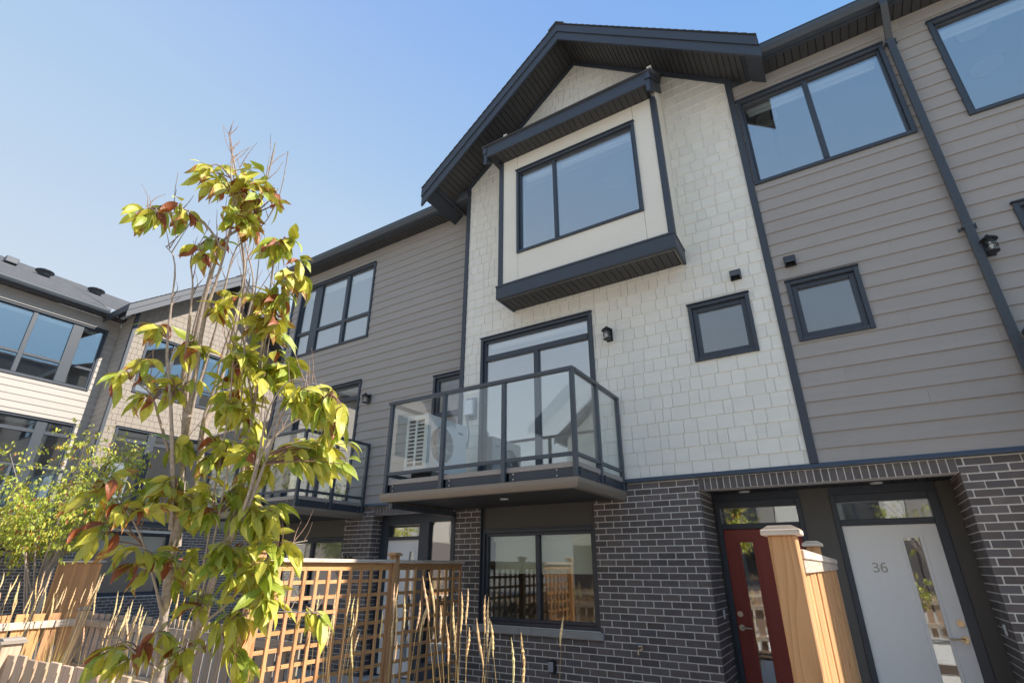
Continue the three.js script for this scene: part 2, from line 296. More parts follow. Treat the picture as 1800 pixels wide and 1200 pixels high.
// ------------------------------------------------------------------ windows, doors, rooms
// bars and cells are [x0, x1, y0, y1] inside the frame; cells are the panes
function windowPart(G, { x0, x1, y0, y1, z, bars = [], cells, glass = M.pane, blind = true, tw = .05, sw = .045, name = 'window', out = .028, cap = true }) {
  const w = part(name, G);
  const f = [bx(x0, x0 + tw, y0, y1, z - .08, z + out, { b: .004 }), bx(x1 - tw, x1, y0, y1, z - .08, z + out, { b: .004 }), bx(x0 + tw, x1 - tw, y0, y0 + tw, z - .08, z + out - .002, { b: .004 }), bx(x0 + tw, x1 - tw, y1 - tw, y1, z - .08, z + out - .002, { b: .004 })];
  if (cap) f.push(bx(x0 - .012, x1 + .012, y1, y1 + .014, z - .02, z + out + .022, { b: .003 }));
  mesh('frame', f, M.frame, w);
  const a = x0 + tw, b = x1 - tw, c = y0 + tw, d = y1 - tw;
  if (sw > 0) mesh('sash', [bx(a, a + sw, c, d, z - .075, z - .012, { b: .004 }), bx(b - sw, b, c, d, z - .075, z - .012, { b: .004 }), bx(a + sw, b - sw, c, c + sw, z - .075, z - .014, { b: .004 }), bx(a + sw, b - sw, d - sw, d, z - .075, z - .014, { b: .004 })], M.frame, w);
  for (const q of bars) mesh('mullion', bx(q[0], q[1], q[2], q[3], z - .078, z - .006, { b: .004 }), M.frame, w);
  for (const q of cells || [[a + sw, b - sw, c + sw, d - sw]]) mesh('pane', bx(q[0] - .004, q[1] + .004, q[2] - .004, q[3] + .004, z - .056, z - .044, { jitter: true }), glass, w);
  if (blind) { const h = typeof blind === 'number' ? blind : .1; mesh('roller_blind', [bx(x0 + .1, x1 - .1, y1 - .15, y1 - .07, z - .2, z - .12, { b: .01 }), bx(x0 + .12, x1 - .12, y1 - .07 - h, y1 - .14, z - .165, z - .16)], typeof blind === 'number' && blind > .3 ? M.blind : M.white, w); }
  return w;
}
// panes between upright and level bars: us = [x, width], ls = [y, height]
function grid(x0, x1, y0, y1, us, ls, inset = .095) {
  const a = x0 + inset, b = x1 - inset, c = y0 + inset, d = y1 - inset, bars = [], cells = [];
  const xs = [a, ...us.flatMap(u => [u[0] - u[1] / 2, u[0] + u[1] / 2]), b], ys = [c, ...ls.flatMap(l => [l[0] - l[1] / 2, l[0] + l[1] / 2]), d];
  for (let i = 1; i < xs.length - 1; i += 2) bars.push([xs[i], xs[i + 1], c, d]);
  for (let i = 0; i < xs.length; i += 2) { for (let k = 0; k < ys.length; k += 2) cells.push([xs[i], xs[i + 1], ys[k], ys[k + 1]]); for (let k = 1; k < ys.length - 1; k += 2) bars.push([xs[i], xs[i + 1], ys[k], ys[k + 1]]); }
  return { bars, cells };
}
function room(G, x0, x1, y0, y1, z0, z1, { back = true, lights = [] } = {}) {   // open towards z1 (the facade)
  const t = .06, w = part('interior', G), g = [bx(x0 - t, x0, y0, y1, z0, z1), bx(x1, x1 + t, y0, y1, z0, z1), bx(x0 - t, x1 + t, y1, y1 + t, z0, z1)];
  if (back) { const a = x0 + (x1 - x0) * .22, b = x0 + (x1 - x0) * .62, c = y0 + .5, d = y1 - .35; g.push(bx(x0, a, y0, y1, z0 - t, z0), bx(b, x1, y0, y1, z0 - t, z0), bx(a, b, y0, c, z0 - t, z0), bx(a, b, d, y1, z0 - t, z0)); }
  else g.push(bx(x0, x1, y0, y1, z0 - t, z0));
  mesh('plaster', g, M.plaster, w);
  mesh('floor', bx(x0 - t, x1 + t, y0 - t, y0, z0, z1), M.floorWood, w);
  for (const [x, z, r] of lights) mesh('ceiling_light', [prep(new THREE.TorusGeometry(r, .012, 6, 28).rotateX(Math.PI / 2).translate(x, y1 - .012, z), [.35, .35, .35]), cyl(r * .93, r * .93, .012, 28, x, y1 - .008, z)], M.lampFace, w);
}
function lever(p, x, y, z, dir, mat) {
  mesh('handle', [cyl(.032, .032, .014, 20, x, y, z + .007, undefined, [Math.PI / 2, 0, 0]), cyl(.011, .011, .05, 10, x, y, z + .03, undefined, [Math.PI / 2, 0, 0]), bx(Math.min(x, x + dir * .12), Math.max(x, x + dir * .12), y - .009, y + .009, z + .045, z + .062, { b: .006 })], mat, p);
  mesh('lock', [cyl(.031, .031, .016, 20, x, y + .14, z + .008, undefined, [Math.PI / 2, 0, 0]), cyl(.017, .017, .012, 14, x, y + .14, z + .02, undefined, [Math.PI / 2, 0, 0])], mat, p);
}
function doorPart(G, { x0, x1, y0 = .02, y1, z, mat, lite, handleX, dir, metal, label }) {
  const d = part('door', G); if (label) d.userData.label = label;
  const [a, b, c, e] = lite, f = z - .045;
  mesh('leaf_panel', [bx(x0, a, y0, y1, f, z), bx(b, x1, y0, y1, f, z), bx(a, b, y0, c, f, z), bx(a, b, e, y1, f, z)], mat, d);
  mesh('lite_moulding', [bx(a - .03, a, c - .03, e + .03, z, z + .008, { b: .003 }), bx(b, b + .03, c - .03, e + .03, z, z + .008, { b: .003 }), bx(a, b, c - .03, c, z, z + .008, { b: .003 }), bx(a, b, e, e + .03, z, z + .008, { b: .003 })], mat, d);
  mesh('pane', bx(a - .004, b + .004, c - .004, e + .004, z - .026, z - .016), M.pane, d);
  lever(d, handleX, .955, z, dir, metal);
  return d;
}

// ------------------------------------------------------------------ outside fittings
function lantern(x, y, z, label, s = 1, ry = 0) {   // x, y: middle of the wall plate
  const G = thing('wall_lantern', label, 'lantern', 'black wall lanterns', x, y, z, ry); G.scale.setScalar(s);
  mesh('wall_plate', bx(-.047, .047, -.1, .1, 0, .014, { b: .005 }), M.black, G);
  mesh('arm', [bx(-.012, .012, .03, .055, .014, .11, { b: .004 }), bx(-.012, .012, .055, .1, .09, .11, { b: .004 })], M.black, G);
  mesh('roof', lathe([[.0, .105], [.016, .1], [.02, .085], [.05, .07], [.075, .045], [.076, .036], [.0, .036]], 24, 0, 0, .11), M.black, G);
  mesh('glass_chimney', prep(new THREE.CylinderGeometry(.047, .043, .13, 24, 1, true).translate(0, -.03, .11)), M.lampGlass, G);
  mesh('bulb', lathe([[0, -.06], [.012, -.055], [.02, -.03], [.016, 0], [.01, .02], [0, .03]], 12, 0, -.005, .11), M.lampFace, G);
  const cage = [prep(new THREE.TorusGeometry(.056, .0045, 6, 24).rotateX(Math.PI / 2).translate(0, -.03, .11)), prep(new THREE.TorusGeometry(.05, .006, 6, 24).rotateX(Math.PI / 2).translate(0, -.098, .11)), cyl(.05, .05, .008, 20, 0, -.1, .11)];
  for (let k = 0; k < 6; k++) { const a = k / 6 * 2 * Math.PI; cage.push(cyl(.003, .003, .135, 5, Math.cos(a) * .054, -.032, .11 + Math.sin(a) * .054)); }
  mesh('cage', cage, M.black, G);
  return G;
}
function ventHood(G, x0, x1, y0, y1, z) {
  const v = part('vent_hood', G);
  mesh('flange', bx(x0, x1, y0, y1, z, z + .012, { b: .003 }), M.black, v);
  mesh('hood', [prism([[z + .01, y1 - .006], [z + .085, y0 + .045], [z + .085, y0 + .03], [z + .01, y1 - .02]], 'x', x0 + .008, x1 - .008), prism([[z + .01, y1 - .012], [z + .085, y0 + .038], [z + .085, y0 + .01], [z + .01, y0 + .005]], 'x', x0 + .006, x0 + .014), prism([[z + .01, y1 - .012], [z + .085, y0 + .038], [z + .085, y0 + .01], [z + .01, y0 + .005]], 'x', x1 - .014, x1 - .006)], M.metal, v);
  mesh('flap', bx(x0 + .016, x1 - .016, y0 + .008, y0 + .07, z + .02, z + .026), M.black, v);
}
const GUT = (z, y) => [[z, y], [z + .085, y], [z + .105, y + .03], [z + .125, y + .075], [z + .125, y + .13], [z, y + .13]];
function gutterX(G, x0, x1, z, y, name = 'gutter') { const p = part(name, G); mesh('trough', prism(GUT(z, y), 'x', x0, x1), M.metal, p); mesh('lip', prism([[z + .118, y + .13], [z + .132, y + .13], [z + .132, y + .142], [z + .118, y + .142]], 'x', x0, x1), M.metal, p); return p; }
function soffitX(G, x0, x1, z0, z1, y, w = .098) {   // planks that run from the wall to the fascia
  const p = part('soffit', G), n = Math.max(1, Math.round((x1 - x0) / w)), s = (x1 - x0) / n;
  for (let i = 0; i < n; i++) mesh('soffit_plank', prism([[x0 + i * s + .0, y], [x0 + (i + 1) * s - .011, y], [x0 + (i + 1) * s - .011, y + .012], [x0 + i * s, y + .012]].map(q => [q[0], q[1]]), 'z', z0, z1, { c: Array(3).fill(1 + rr(-.06, .06)) }), M.soffit, p);
  mesh('soffit_backing', bx(x0, x1, y + .0125, y + .03, z0, z1), M.black, p);
}
function rectPipe(pts, w, d, mat, name, parent) {   // rectangular pipe with flutes, in the plane across x
  const g = [];
  for (let i = 0; i < pts.length - 1; i++) {
    const [x, y, z] = pts[i], [x2, y2, z2] = pts[i + 1], L = Math.hypot(y2 - y, z2 - z), ey = (y2 - y) / L, ez = (z2 - z) / L, ny = ez, nz = -ey;
    const s = ny * 0 + nz * 1 >= 0 ? 1 : -1;
    const q = (t, o) => [z + ez * t + nz * s * o, y + ey * t + ny * s * o];
    const e = .012; g.push(prism([q(-e, -d / 2), q(L + e, -d / 2), q(L + e, d / 2), q(-e, d / 2)], 'x', x - w / 2, x + w / 2));
    for (let k = 0; k < 5; k++) { const a = x - w / 2 + w * (.14 + .18 * k); g.push(prism([q(0, d / 2), q(L, d / 2), q(L, d / 2 + .004), q(0, d / 2 + .004)], 'x', a - .004, a + .004)); }
  }
  return mesh(name, g, mat, parent);
}
// balcony: deck, gutter edge, posts, rails and glass; fr = x of the front posts, sd = z of the side posts
function balcony(G, x0, x1, zw, zf, { fr, sd, sides = [0, 1], light }) {
  const p = part('balcony', G), H = 3.73;
  mesh('deck', bx(x0 + .03, x1 - .03, 2.60, 2.645, zw, zf - .06), M.concrete, p);
  mesh('edge_stone', [bx(x0 + .02, x1 - .02, 2.59, 2.648, zf - .09, zf - .05, { b: .004 }), bx(x1 - .06, x1 - .02, 2.59, 2.648, zw + .01, zf - .09, { b: .004 }), bx(x0 + .02, x0 + .06, 2.59, 2.648, zw + .01, zf - .09, { b: .004 })], M.granite, p);
  mesh('rim_board', [bx(x0 + .03, x1 - .03, 2.42, 2.59, zf - .1, zf - .06), bx(x1 - .07, x1 - .03, 2.42, 2.59, zw, zf - .1), bx(x0 + .03, x0 + .07, 2.42, 2.59, zw, zf - .1)], M.trim, p);
  // eave edge with a moulded profile, mitred at the corners
  const pr = [[-.11, 2.372], [-.03, 2.372], [-.012, 2.4], [0, 2.43], [0, 2.478], [-.11, 2.478]], T = [];
  for (let i = 0; i < pr.length; i++) { const a = pr[i], b = pr[(i + 1) % pr.length]; const P = q => [V(x0 - q[0], q[1], zw), V(x0 - q[0], q[1], zf + q[0]), V(x1 + q[0], q[1], zf + q[0]), V(x1 + q[0], q[1], zw)]; const A = P(a), B = P(b); for (let k = 0; k < 3; k++) quad(T, A[k], A[k + 1], B[k + 1], B[k]); }
  mesh('eave_gutter', geo(T), M.bronze, p);
  const n = Math.round((x1 - x0 - .2) / .105), s = (x1 - x0 - .2) / n;
  for (let i = 0; i < n; i++) mesh('soffit_plank', bx(x0 + .1 + i * s, x0 + .1 + (i + 1) * s - .008, 2.388, 2.4, zw, zf - .1), M.soffit, p);
  mesh('soffit_backing', bx(x0 + .09, x1 - .09, 2.4005, 2.42, zw, zf - .1), M.black, p);
  const post = (x, z) => mesh('post', [bx(x - .026, x + .026, 2.48, H - .045, z - .026, z + .026, { b: .004 }), bx(x - .05, x + .05, 2.495, 2.585, z - .03 - .008, z - .03)], M.metal, p);
  const bolt = (x, z, ax) => mesh('bolt', [0, 1].map(k => cyl(.008, .008, .014, 8, x + (ax ? .004 : (k ? .12 : .12)), 2.51 + .06 * k, z + (ax ? .1 : .004), undefined, ax ? [0, 0, Math.PI / 2] : [Math.PI / 2, 0, 0])), M.nickel, p);
  for (const x of fr) { post(x, zf - .03); bolt(x === fr[fr.length - 1] ? x - .36 : x, zf - .055, 0); }
  mesh('top_rail', bx(x0 + .005, x1 - .005, H - .045, H, zf - .062, zf + .002, { b: .006 }), M.metal, p);
  mesh('bottom_rail', bx(x0 + .02, x1 - .02, 2.706, 2.75, zf - .05, zf - .016, { b: .004 }), M.metal, p);
  for (let i = 0; i < fr.length - 1; i++) mesh('glass_panel', bx(fr[i] + .028, fr[i + 1] - .028, 2.752, H - .047, zf - .039, zf - .029), M.railGlass, p);
  for (const k of sides) {
    const x = k ? x1 - .03 : x0 + .03;
    for (const z of sd) { post(x, z); bolt(k ? x + .006 : x - .012, z, 1); }
    mesh('top_rail', bx(x - .032, x + .032, H - .046, H - .001, zw + .004, zf - .064, { b: .006 }), M.metal, p);
    mesh('bottom_rail', bx(x - .017, x + .017, 2.706, 2.75, zw + .004, zf - .056, { b: .004 }), M.metal, p);
    const zs = [...sd, zf - .03].sort((a, b) => a - b);
    for (let i = 0; i < zs.length - 1; i++) mesh('glass_panel', bx(x - .005, x + .005, 2.752, H - .047, zs[i] + .028, zs[i + 1] - .028), M.railGlass, p);
  }
  if (light) mesh('soffit_light', cyl(.055, .055, .012, 24, light[0], 2.383, light[1]), M.lampFace, p);
  return p;
}
// gabled roof end: barge boards, lined overhang, frieze; xa, ya: tip of the barge's top edge; k: slope; xl, xr: ends; zw: wall face; zf: front of the barge
function gable(G, { xa, ya, k, xl, xr, zw, zf, zback, sl, sr, fl, fr }) {
  const top = x => ya - k * Math.abs(x - xa), p = part('gable_roof', G);
  for (const [a, b] of [[xl, xa], [xa, xr]]) {
    const ribbon = (u, v, z0, z1) => prism([[a, top(a) - u], [b, top(b) - u], [b, top(b) - v], [a, top(a) - v]], 'z', z0, z1);
    mesh('barge_board', ribbon(.185, .375, zf - .04, zf), M.trim, p);
    mesh('barge_trim', ribbon(.01, .183, zf - .04, zf + .02), M.trim, p);
    // plumb roof slab with shingle edge
    mesh('roof_slab', prism([[a, top(a) + .012], [b, top(b) + .012], [b, top(b) - .17], [a, top(a) - .17]], 'z', zback, zf - .042), M.trim, p);
    const n = Math.round(Math.hypot(b - a, top(b) - top(a)) / .14);
    const sh = []; for (let i = 0; i < n; i++) { const up = a === xl ? i / n : 1 - (i + 1) / n, u0 = a + (b - a) * (i / n), u1 = a + (b - a) * ((i + 1) / n), lowL = a === xl; const o0 = lowL ? .030 : .016, o1 = lowL ? .016 : .030; sh.push(prism([[u0, top(u0) + .0125], [u1, top(u1) + .0125], [u1, top(u1) + o1], [u0, top(u0) + o0]], 'z', zback, zf + .035)); }
    mesh('roof_shingles', sh, M.roof, p);
  }
  mesh('ridge_cap', [-1, 1].map(d => prism([[xa, ya + .031], [xa + d * .16, top(xa + .16) + .031], [xa + d * .16, top(xa + .16) + .05], [xa, ya + .052]], 'z', zback, zf + .045)), M.roof, p);
  // lining: planks along z under each slope
  const so = x => ya - .22 - k * Math.abs(x - xa);
  for (const [a, b] of [[sl, xa], [xa, sr]]) {
    const len = Math.abs(b - a), n = Math.round(len / .077), s = (b - a) / n;
    for (let i = 0; i < n; i++) { const u0 = a + i * s, u1 = u0 + s - .009; mesh('soffit_plank', prism([[u0, so(u0)], [u1, so(u1)], [u1, so(u1) + .014], [u0, so(u0) + .014]], 'z', zw - .02, zf - .041, { c: Array(3).fill(1 + rr(-.08, .08)) }), M.soffit, p); }
    mesh('soffit_backing', prism([[a, so(a) + .0145], [b, so(b) + .0145], [b, so(b) + .03], [a, so(a) + .03]], 'z', zw - .02, zf - .041), M.black, p);
    const c = a === sl ? fl : a, d = a === sl ? b : fr;
    mesh('frieze_board', prism([[c, so(c) - .095], [d, so(d) - .095], [d, so(d) - .002], [c, so(c) - .002]], 'z', zw + .004, zw + .03), M.trim, p);
  }
  for (const [x, s] of [[sl, -1], [sr, 1]]) mesh('eave_fascia', bx(x + (s > 0 ? .0 : -.03), x + (s > 0 ? .03 : 0), so(x) - (s < 0 ? .06 : -.016), top(x) - .172, zw - .45, zf - .042), M.trim, p);
  return p;
}

function rebase(G, x, z) { G.position.set(x, 0, z); for (const c of G.children) { c.position.x -= x; c.position.z -= z; } G.updateMatrixWorld(true); }
const roofY = 8.40;
function eaves(G, x0, x1, zw, { g0 = x0, g1 = x1 } = {}) {   // level eave along x: lined overhang, fascia, gutter, roof behind
  soffitX(G, x0, x1, zw, zw + .272, 8.24);
  mesh('fascia', bx(x0, x1, 8.225, roofY + .01, zw + .274, zw + .296), M.trim, G);
  gutterX(G, g0, g1, zw + .298, 8.262);
  mesh('roof', prism([[zw + .31, roofY + .012], [zw + .31, roofY + .03], [zw - 5.5, roofY + 2.93], [zw - 5.5, roofY + 2.88]], 'x', x0, x1), M.roof, G);
}
// ================================================================== the gabled townhouse, cream shingles over dark brick
{
  const G = thing('townhouse', 'gabled townhouse with cream shingle siding, box bay window and red front door', 'house', 'townhouses of the main row');
  const hWin = [-4.60, -2.80, .885, 2.436], hEntry = [-1.44, 1.0, -1, 2.436];
  const bay = [-3.93, -1.26, 5.70, 8.2], pd = [-4.66, -2.65, 2.65, 5.12], cw = [-1.26, -.492, 4.024, 4.829];
  const xa = -2.67, k = .826, so = x => 10.49 - k * Math.abs(x - xa);
  shingleWall(G, M.cream, -5.007, -.234, 2.631, 10.44, 0, [bay, pd, cw], y => [Math.max(-5.007, xa - (10.47 - y) / k), Math.min(-.234, xa + (10.47 - y) / k)], { y: 8.25, ye: 8.38, xa, ya: 10.44 });
  mesh('corner_trim', [bx(-5.087, -5.007, 2.631, 8.43, -.36, .02, { b: .004 })], M.trim, G);
  mesh('corner_trim', [bx(-.234, -.147, 2.631, 8.40, -.2, .021, { b: .004 })], M.trim, G);
  mesh('side_wall', bx(-5.08, -5.0, 0, 8.4, -5.3, -.361), M.taupe, G);
  gable(G, { xa, ya: 10.71, k, xl: -5.66, xr: .308, zw: 0, zf: .70, zback: -3.2, sl: -5.37, sr: .065, fl: -5.087, fr: -.147 });
  // brick storey
  const br = part('brick_wall', G);
  const list = brickList(-5.076, -.222, 0, 2.572, 0, [hWin, [hEntry[0], hEntry[1], -1, 2.572]]).concat(soldiers(-1.44, -.222, 2.437, 2.572, 0));
  placePieces(list, br, 'brick', M.brick);
  coreWall(br, M.mortar, -5.07, -.222, 0, 2.574, -.2, -.005, [hWin, [-1.447, 1.007, -1, 2.436]], 'mortar');
  mesh('flashing', prism([[-.02, 2.574], [.012, 2.574], [.04, 2.58], [.04, 2.592], [.012, 2.631], [-.02, 2.631]], 'x', -5.09, -.222), M.metal, G);
  const ret = part('brick_return', G, -1.44, 0, 0, Math.PI / 2);
  placePieces(brickList(.0525, .655, 0, 2.44, 0, [], { endHalf: .03 }), ret, 'brick', M.brick, 120);
  mesh('mortar', bx(.051, .66, 0, 2.45, -.19, -.005), M.mortar, ret);
  mesh('pier_side', bx(-5.07, -5.0, 0, 2.574, -1.0, -.2), M.mortar, G);
  // lower window with the dark panel over it
  mesh('window_head_panel', bx(-4.6, -2.8, 2.095, 2.436, -.12, -.055), M.darkPanel, G);
  mesh('reveal_trim', [bx(-4.6, -4.588, .885, 2.436, -.12, -.004), bx(-2.812, -2.8, .885, 2.436, -.12, -.004), bx(-4.588, -2.812, 2.082, 2.096, -.12, -.03)], M.frame, G);
  const g1 = grid(-4.588, -2.812, .885, 2.082, [[-3.69, .06]], [], .085);
  windowPart(G, { x0: -4.588, x1: -2.812, y0: .885, y1: 2.082, z: -.06, tw: .045, sw: .04, ...g1, glass: M.clearPane, blind: .5, cap: false, out: .02 });
  mesh('window_sill', [bx(-4.67, -3.93, .798, .876, -.1, .045, { b: .006 }), bx(-3.928, -3.74, .798, .8755, -.1, .0445, { b: .006 }), bx(-3.738, -2.755, .798, .876, -.1, .045, { b: .006 })], M.stoneSill, G);
  room(G, -4.95, -1.62, .06, 2.45, -5.1, -.2, { back: false });
  // patio door, small window, bay
  const bars = [[-4.565, -2.745, 4.71, 4.80], [-3.665, -3.58, 2.66, 4.71]];
  windowPart(G, { x0: -4.66, x1: -2.65, y0: 2.65, y1: 5.12, z: 0, sw: .04, bars, cells: [[-4.57, -2.74, 4.80, 5.03], [-4.57, -3.665, 2.74, 4.71], [-3.58, -2.74, 2.74, 4.71]], name: 'patio_door', blind: .08 });
  windowPart(G, { x0: cw[0], x1: cw[1], y0: cw[2], y1: cw[3], z: 0, sw: .06, glass: M.frosted, blind: false });
  ventHood(G, -.665, -.529, 5.042, 5.195, .003);
  room(G, -4.95, -.26, 2.66, 5.28, -5.1, -.2);
  room(G, -4.95, -.26, 5.45, 8.12, -5.1, -.2, { back: false, lights: [[-2.35, -.9, .2], [-3.3, -2.6, .2]] });
  const b = part('bay', G), zb = .5;
  mesh('corner_board', [bx(-4.01, -3.925, 5.716, 8.215, zb - .09, zb + .018, { b: .004 })], M.trim, b);
  mesh('corner_board', [bx(-1.265, -1.18, 5.716, 8.215, zb - .09, zb + .018, { b: .004 })], M.trim, b);
  for (const q of [[-3.925, -3.641, 5.716, 8.215], [-1.553, -1.265, 5.716, 8.215], [-3.636, -1.558, 5.716, 6.214], [-3.636, -1.558, 7.892, 8.215]]) mesh('panel', bx(...q, zb - .02, zb, { b: .002 }), M.creamPanel, b);
  mesh('panel_backing', [bx(-3.925, -3.62, 5.716, 8.215, zb - .1, zb - .021), bx(-1.58, -1.265, 5.716, 8.215, zb - .1, zb - .021), bx(-3.62, -1.58, 5.716, 6.214, zb - .1, zb - .021), bx(-3.62, -1.58, 7.892, 8.215, zb - .1, zb - .021)], M.creamPanel, b);
  mesh('side_panel', [bx(-1.26, -1.186, 5.716, 9.0, .0, zb - .091)], M.creamPanel, b);
  mesh('side_panel', [bx(-4.004, -3.93, 5.716, 9.0, .0, zb - .091)], M.creamPanel, b);
  mesh('base_box', [bx(-4.035, -1.185, 5.476, 5.684, zb - .04, zb + .03, { b: .003 }), bx(-1.225, -1.186, 5.477, 5.684, .0, zb - .041), bx(-4.034, -3.995, 5.477, 5.684, .0, zb - .041)], M.trim, b);
  mesh('base_lip', [bx(-4.042, -1.176, 5.684, 5.714, 0, zb + .04, { b: .003 })], M.trim, b);
  mesh('soffit_edge', [bx(-3.995, -1.225, 5.478, 5.492, zb - .055, zb - .041), bx(-1.24, -1.226, 5.478, 5.492, 0, zb - .056)], M.bronze, b);
  const nb = 27, sb = (2.77 - .03) / nb; for (let i = 0; i < nb; i++) mesh('soffit_plank', bx(-3.993 + i * sb, -3.993 + (i + 1) * sb - .01, 5.49, 5.502, .004, zb - .057, { c: Array(3).fill(1 + rr(-.07, .07)) }), M.soffit, b);
  mesh('soffit_backing', bx(-3.993, -1.242, 5.5025, 5.53, .004, zb - .057), M.black, b);
  // its roof: shed with barge ends
  const ks = .88, zt = .80, yb = 8.43;
  mesh('fascia', bx(-4.09, -1.228, 8.205, yb, zt - .03, zt, { b: .003 }), M.trim, b);
  mesh('roof_deck', prism([[zt - .03, yb + .002], [zt + .03, yb + .002], [zt + .03, yb + .022], [0, yb + .022 + ks * (zt + .03)], [0, yb - .02 + ks * (zt - .03)]], 'x', -4.2, -1.12), M.roof, b);
  for (const [xx, w] of [[-4.155, .06], [-1.226, .06]]) {
    mesh('barge_board', prism([[zt, 8.06], [zt, 8.28], [0, 8.28 + ks * zt], [0, 8.06 + ks * zt]], 'x', xx, xx + w), M.trim, b);
    mesh('barge_trim', prism([[zt + .012, 8.29], [zt + .012, yb + .0], [0, yb + ks * zt], [0, 8.285 + ks * zt]], 'x', xx + (xx < -3 ? -.018 : 0), xx + w + (xx < -3 ? 0 : .018)), M.trim, b);
  }
  const n2 = 27, s2 = 2.66 / n2; for (let i = 0; i < n2; i++) mesh('soffit_plank', bx(-3.925 + i * s2, -3.925 + (i + 1) * s2 - .01, 8.216, 8.226, zb + .002, zt - .031, { c: Array(3).fill(1 + rr(-.07, .07)) }), M.soffit, b);
  mesh('soffit_backing', [bx(-4.09, -1.228, 8.2265, 8.25, .003, zt - .031), bx(-4.09, -3.926, 8.216, 8.226, zb - .09, zt - .031), bx(-1.264, -1.228, 8.216, 8.226, zb - .09, zt - .031)], M.black, b);
  mesh('bay_interior', [bx(-3.93, -1.26, 5.72, 5.76, -.2, zb - .1), bx(-3.93, -1.26, 8.1, 8.14, -.2, zb - .1), bx(-3.93, -3.9, 5.76, 8.1, -.2, zb - .1), bx(-1.29, -1.26, 5.76, 8.1, -.2, zb - .1)], M.white, b);
  windowPart(G, { x0: -3.655, x1: -1.547, y0: 6.215, y1: 7.89, z: zb, ...grid(-3.655, -1.547, 6.215, 7.89, [[-2.95, .05]], [], .08), tw: .045, sw: .03, blind: .1 });
  balcony(G, -5.21, -2.335, 0, 1.46, { fr: [-5.15, -4.21, -3.285, -2.365], sd: [.03, .745], light: [-3.66, .82] });
  // scupper pipe from the balcony back to the pier
  rectPipe([[-5.09, 2.33, 1.36], [-5.09, 2.33, .02]], .07, .07, M.metal, 'balcony_drain', G);
  rectPipe([[-5.09, 2.33, .02], [-5.09, 2.2, -.02], [-5.09, .1, -.02]], .07, .06, M.metal, 'downspout', G);
  // entry: red door
  const zd = -.66;
  mesh('entry_back_wall', [bx(-1.44, -1.415, 0, 2.45, zd - .1, zd), bx(-.445, -.222, 0, 2.45, zd - .1, zd + .012)], M.darkPanel, G);
  const f = part('door_frame', G);
  mesh('frame', [bx(-1.415, -1.361, 0, 2.36, zd - .1, zd + .03, { b: .004 }), bx(-.499, -.445, 0, 2.36, zd - .1, zd + .03, { b: .004 }), bx(-1.361, -.499, 2.025, 2.088, zd - .1, zd + .028, { b: .004 }), bx(-1.361, -.499, 2.275, 2.36, zd - .1, zd + .028, { b: .004 }), bx(-1.44, -.445, 2.361, 2.45, zd - .1, zd + .02)], M.frame, f);
  mesh('transom_pane', bx(-1.361, -.499, 2.088, 2.275, zd - .035, zd - .025), M.pane, f);
  mesh('threshold', bx(-1.361, -.499, 0, .02, zd - .1, zd + .06), M.nickel, f);
  doorPart(G, { x0: -1.359, x1: -.501, y1: 2.023, z: zd, mat: M.redDoor, lite: [-1.19, -1.045, .22, 1.877], handleX: -1.312, dir: 1, metal: M.nickel, label: 'dark red front door with a narrow upright glass lite' });
  soffitX(G, -1.44, -.222, zd, -.09, 2.447, .1);
  mesh('soffit_light', cyl(.06, .06, .014, 24, -1.02, 2.442, -.5), M.lampFace, G);
  mesh('doorbell', bx(-1.438, -1.424, 1.06, 1.15, -.385, -.33, { b: .004 }), M.plastic, G);
  mesh('hall_box', [bx(-1.5, -.3, 0, 2.45, -3.05, -3), bx(-1.52, -1.5, 0, 2.45, -3, zd - .1), bx(-.3, -.28, 0, 2.45, -3, zd - .1), bx(-1.5, -.3, 2.45, 2.48, -3, zd - .1), bx(-1.5, -.3, -.05, 0, -3, zd - .1)], M.plaster, G);
  rebase(G, -2.65, 0);
}
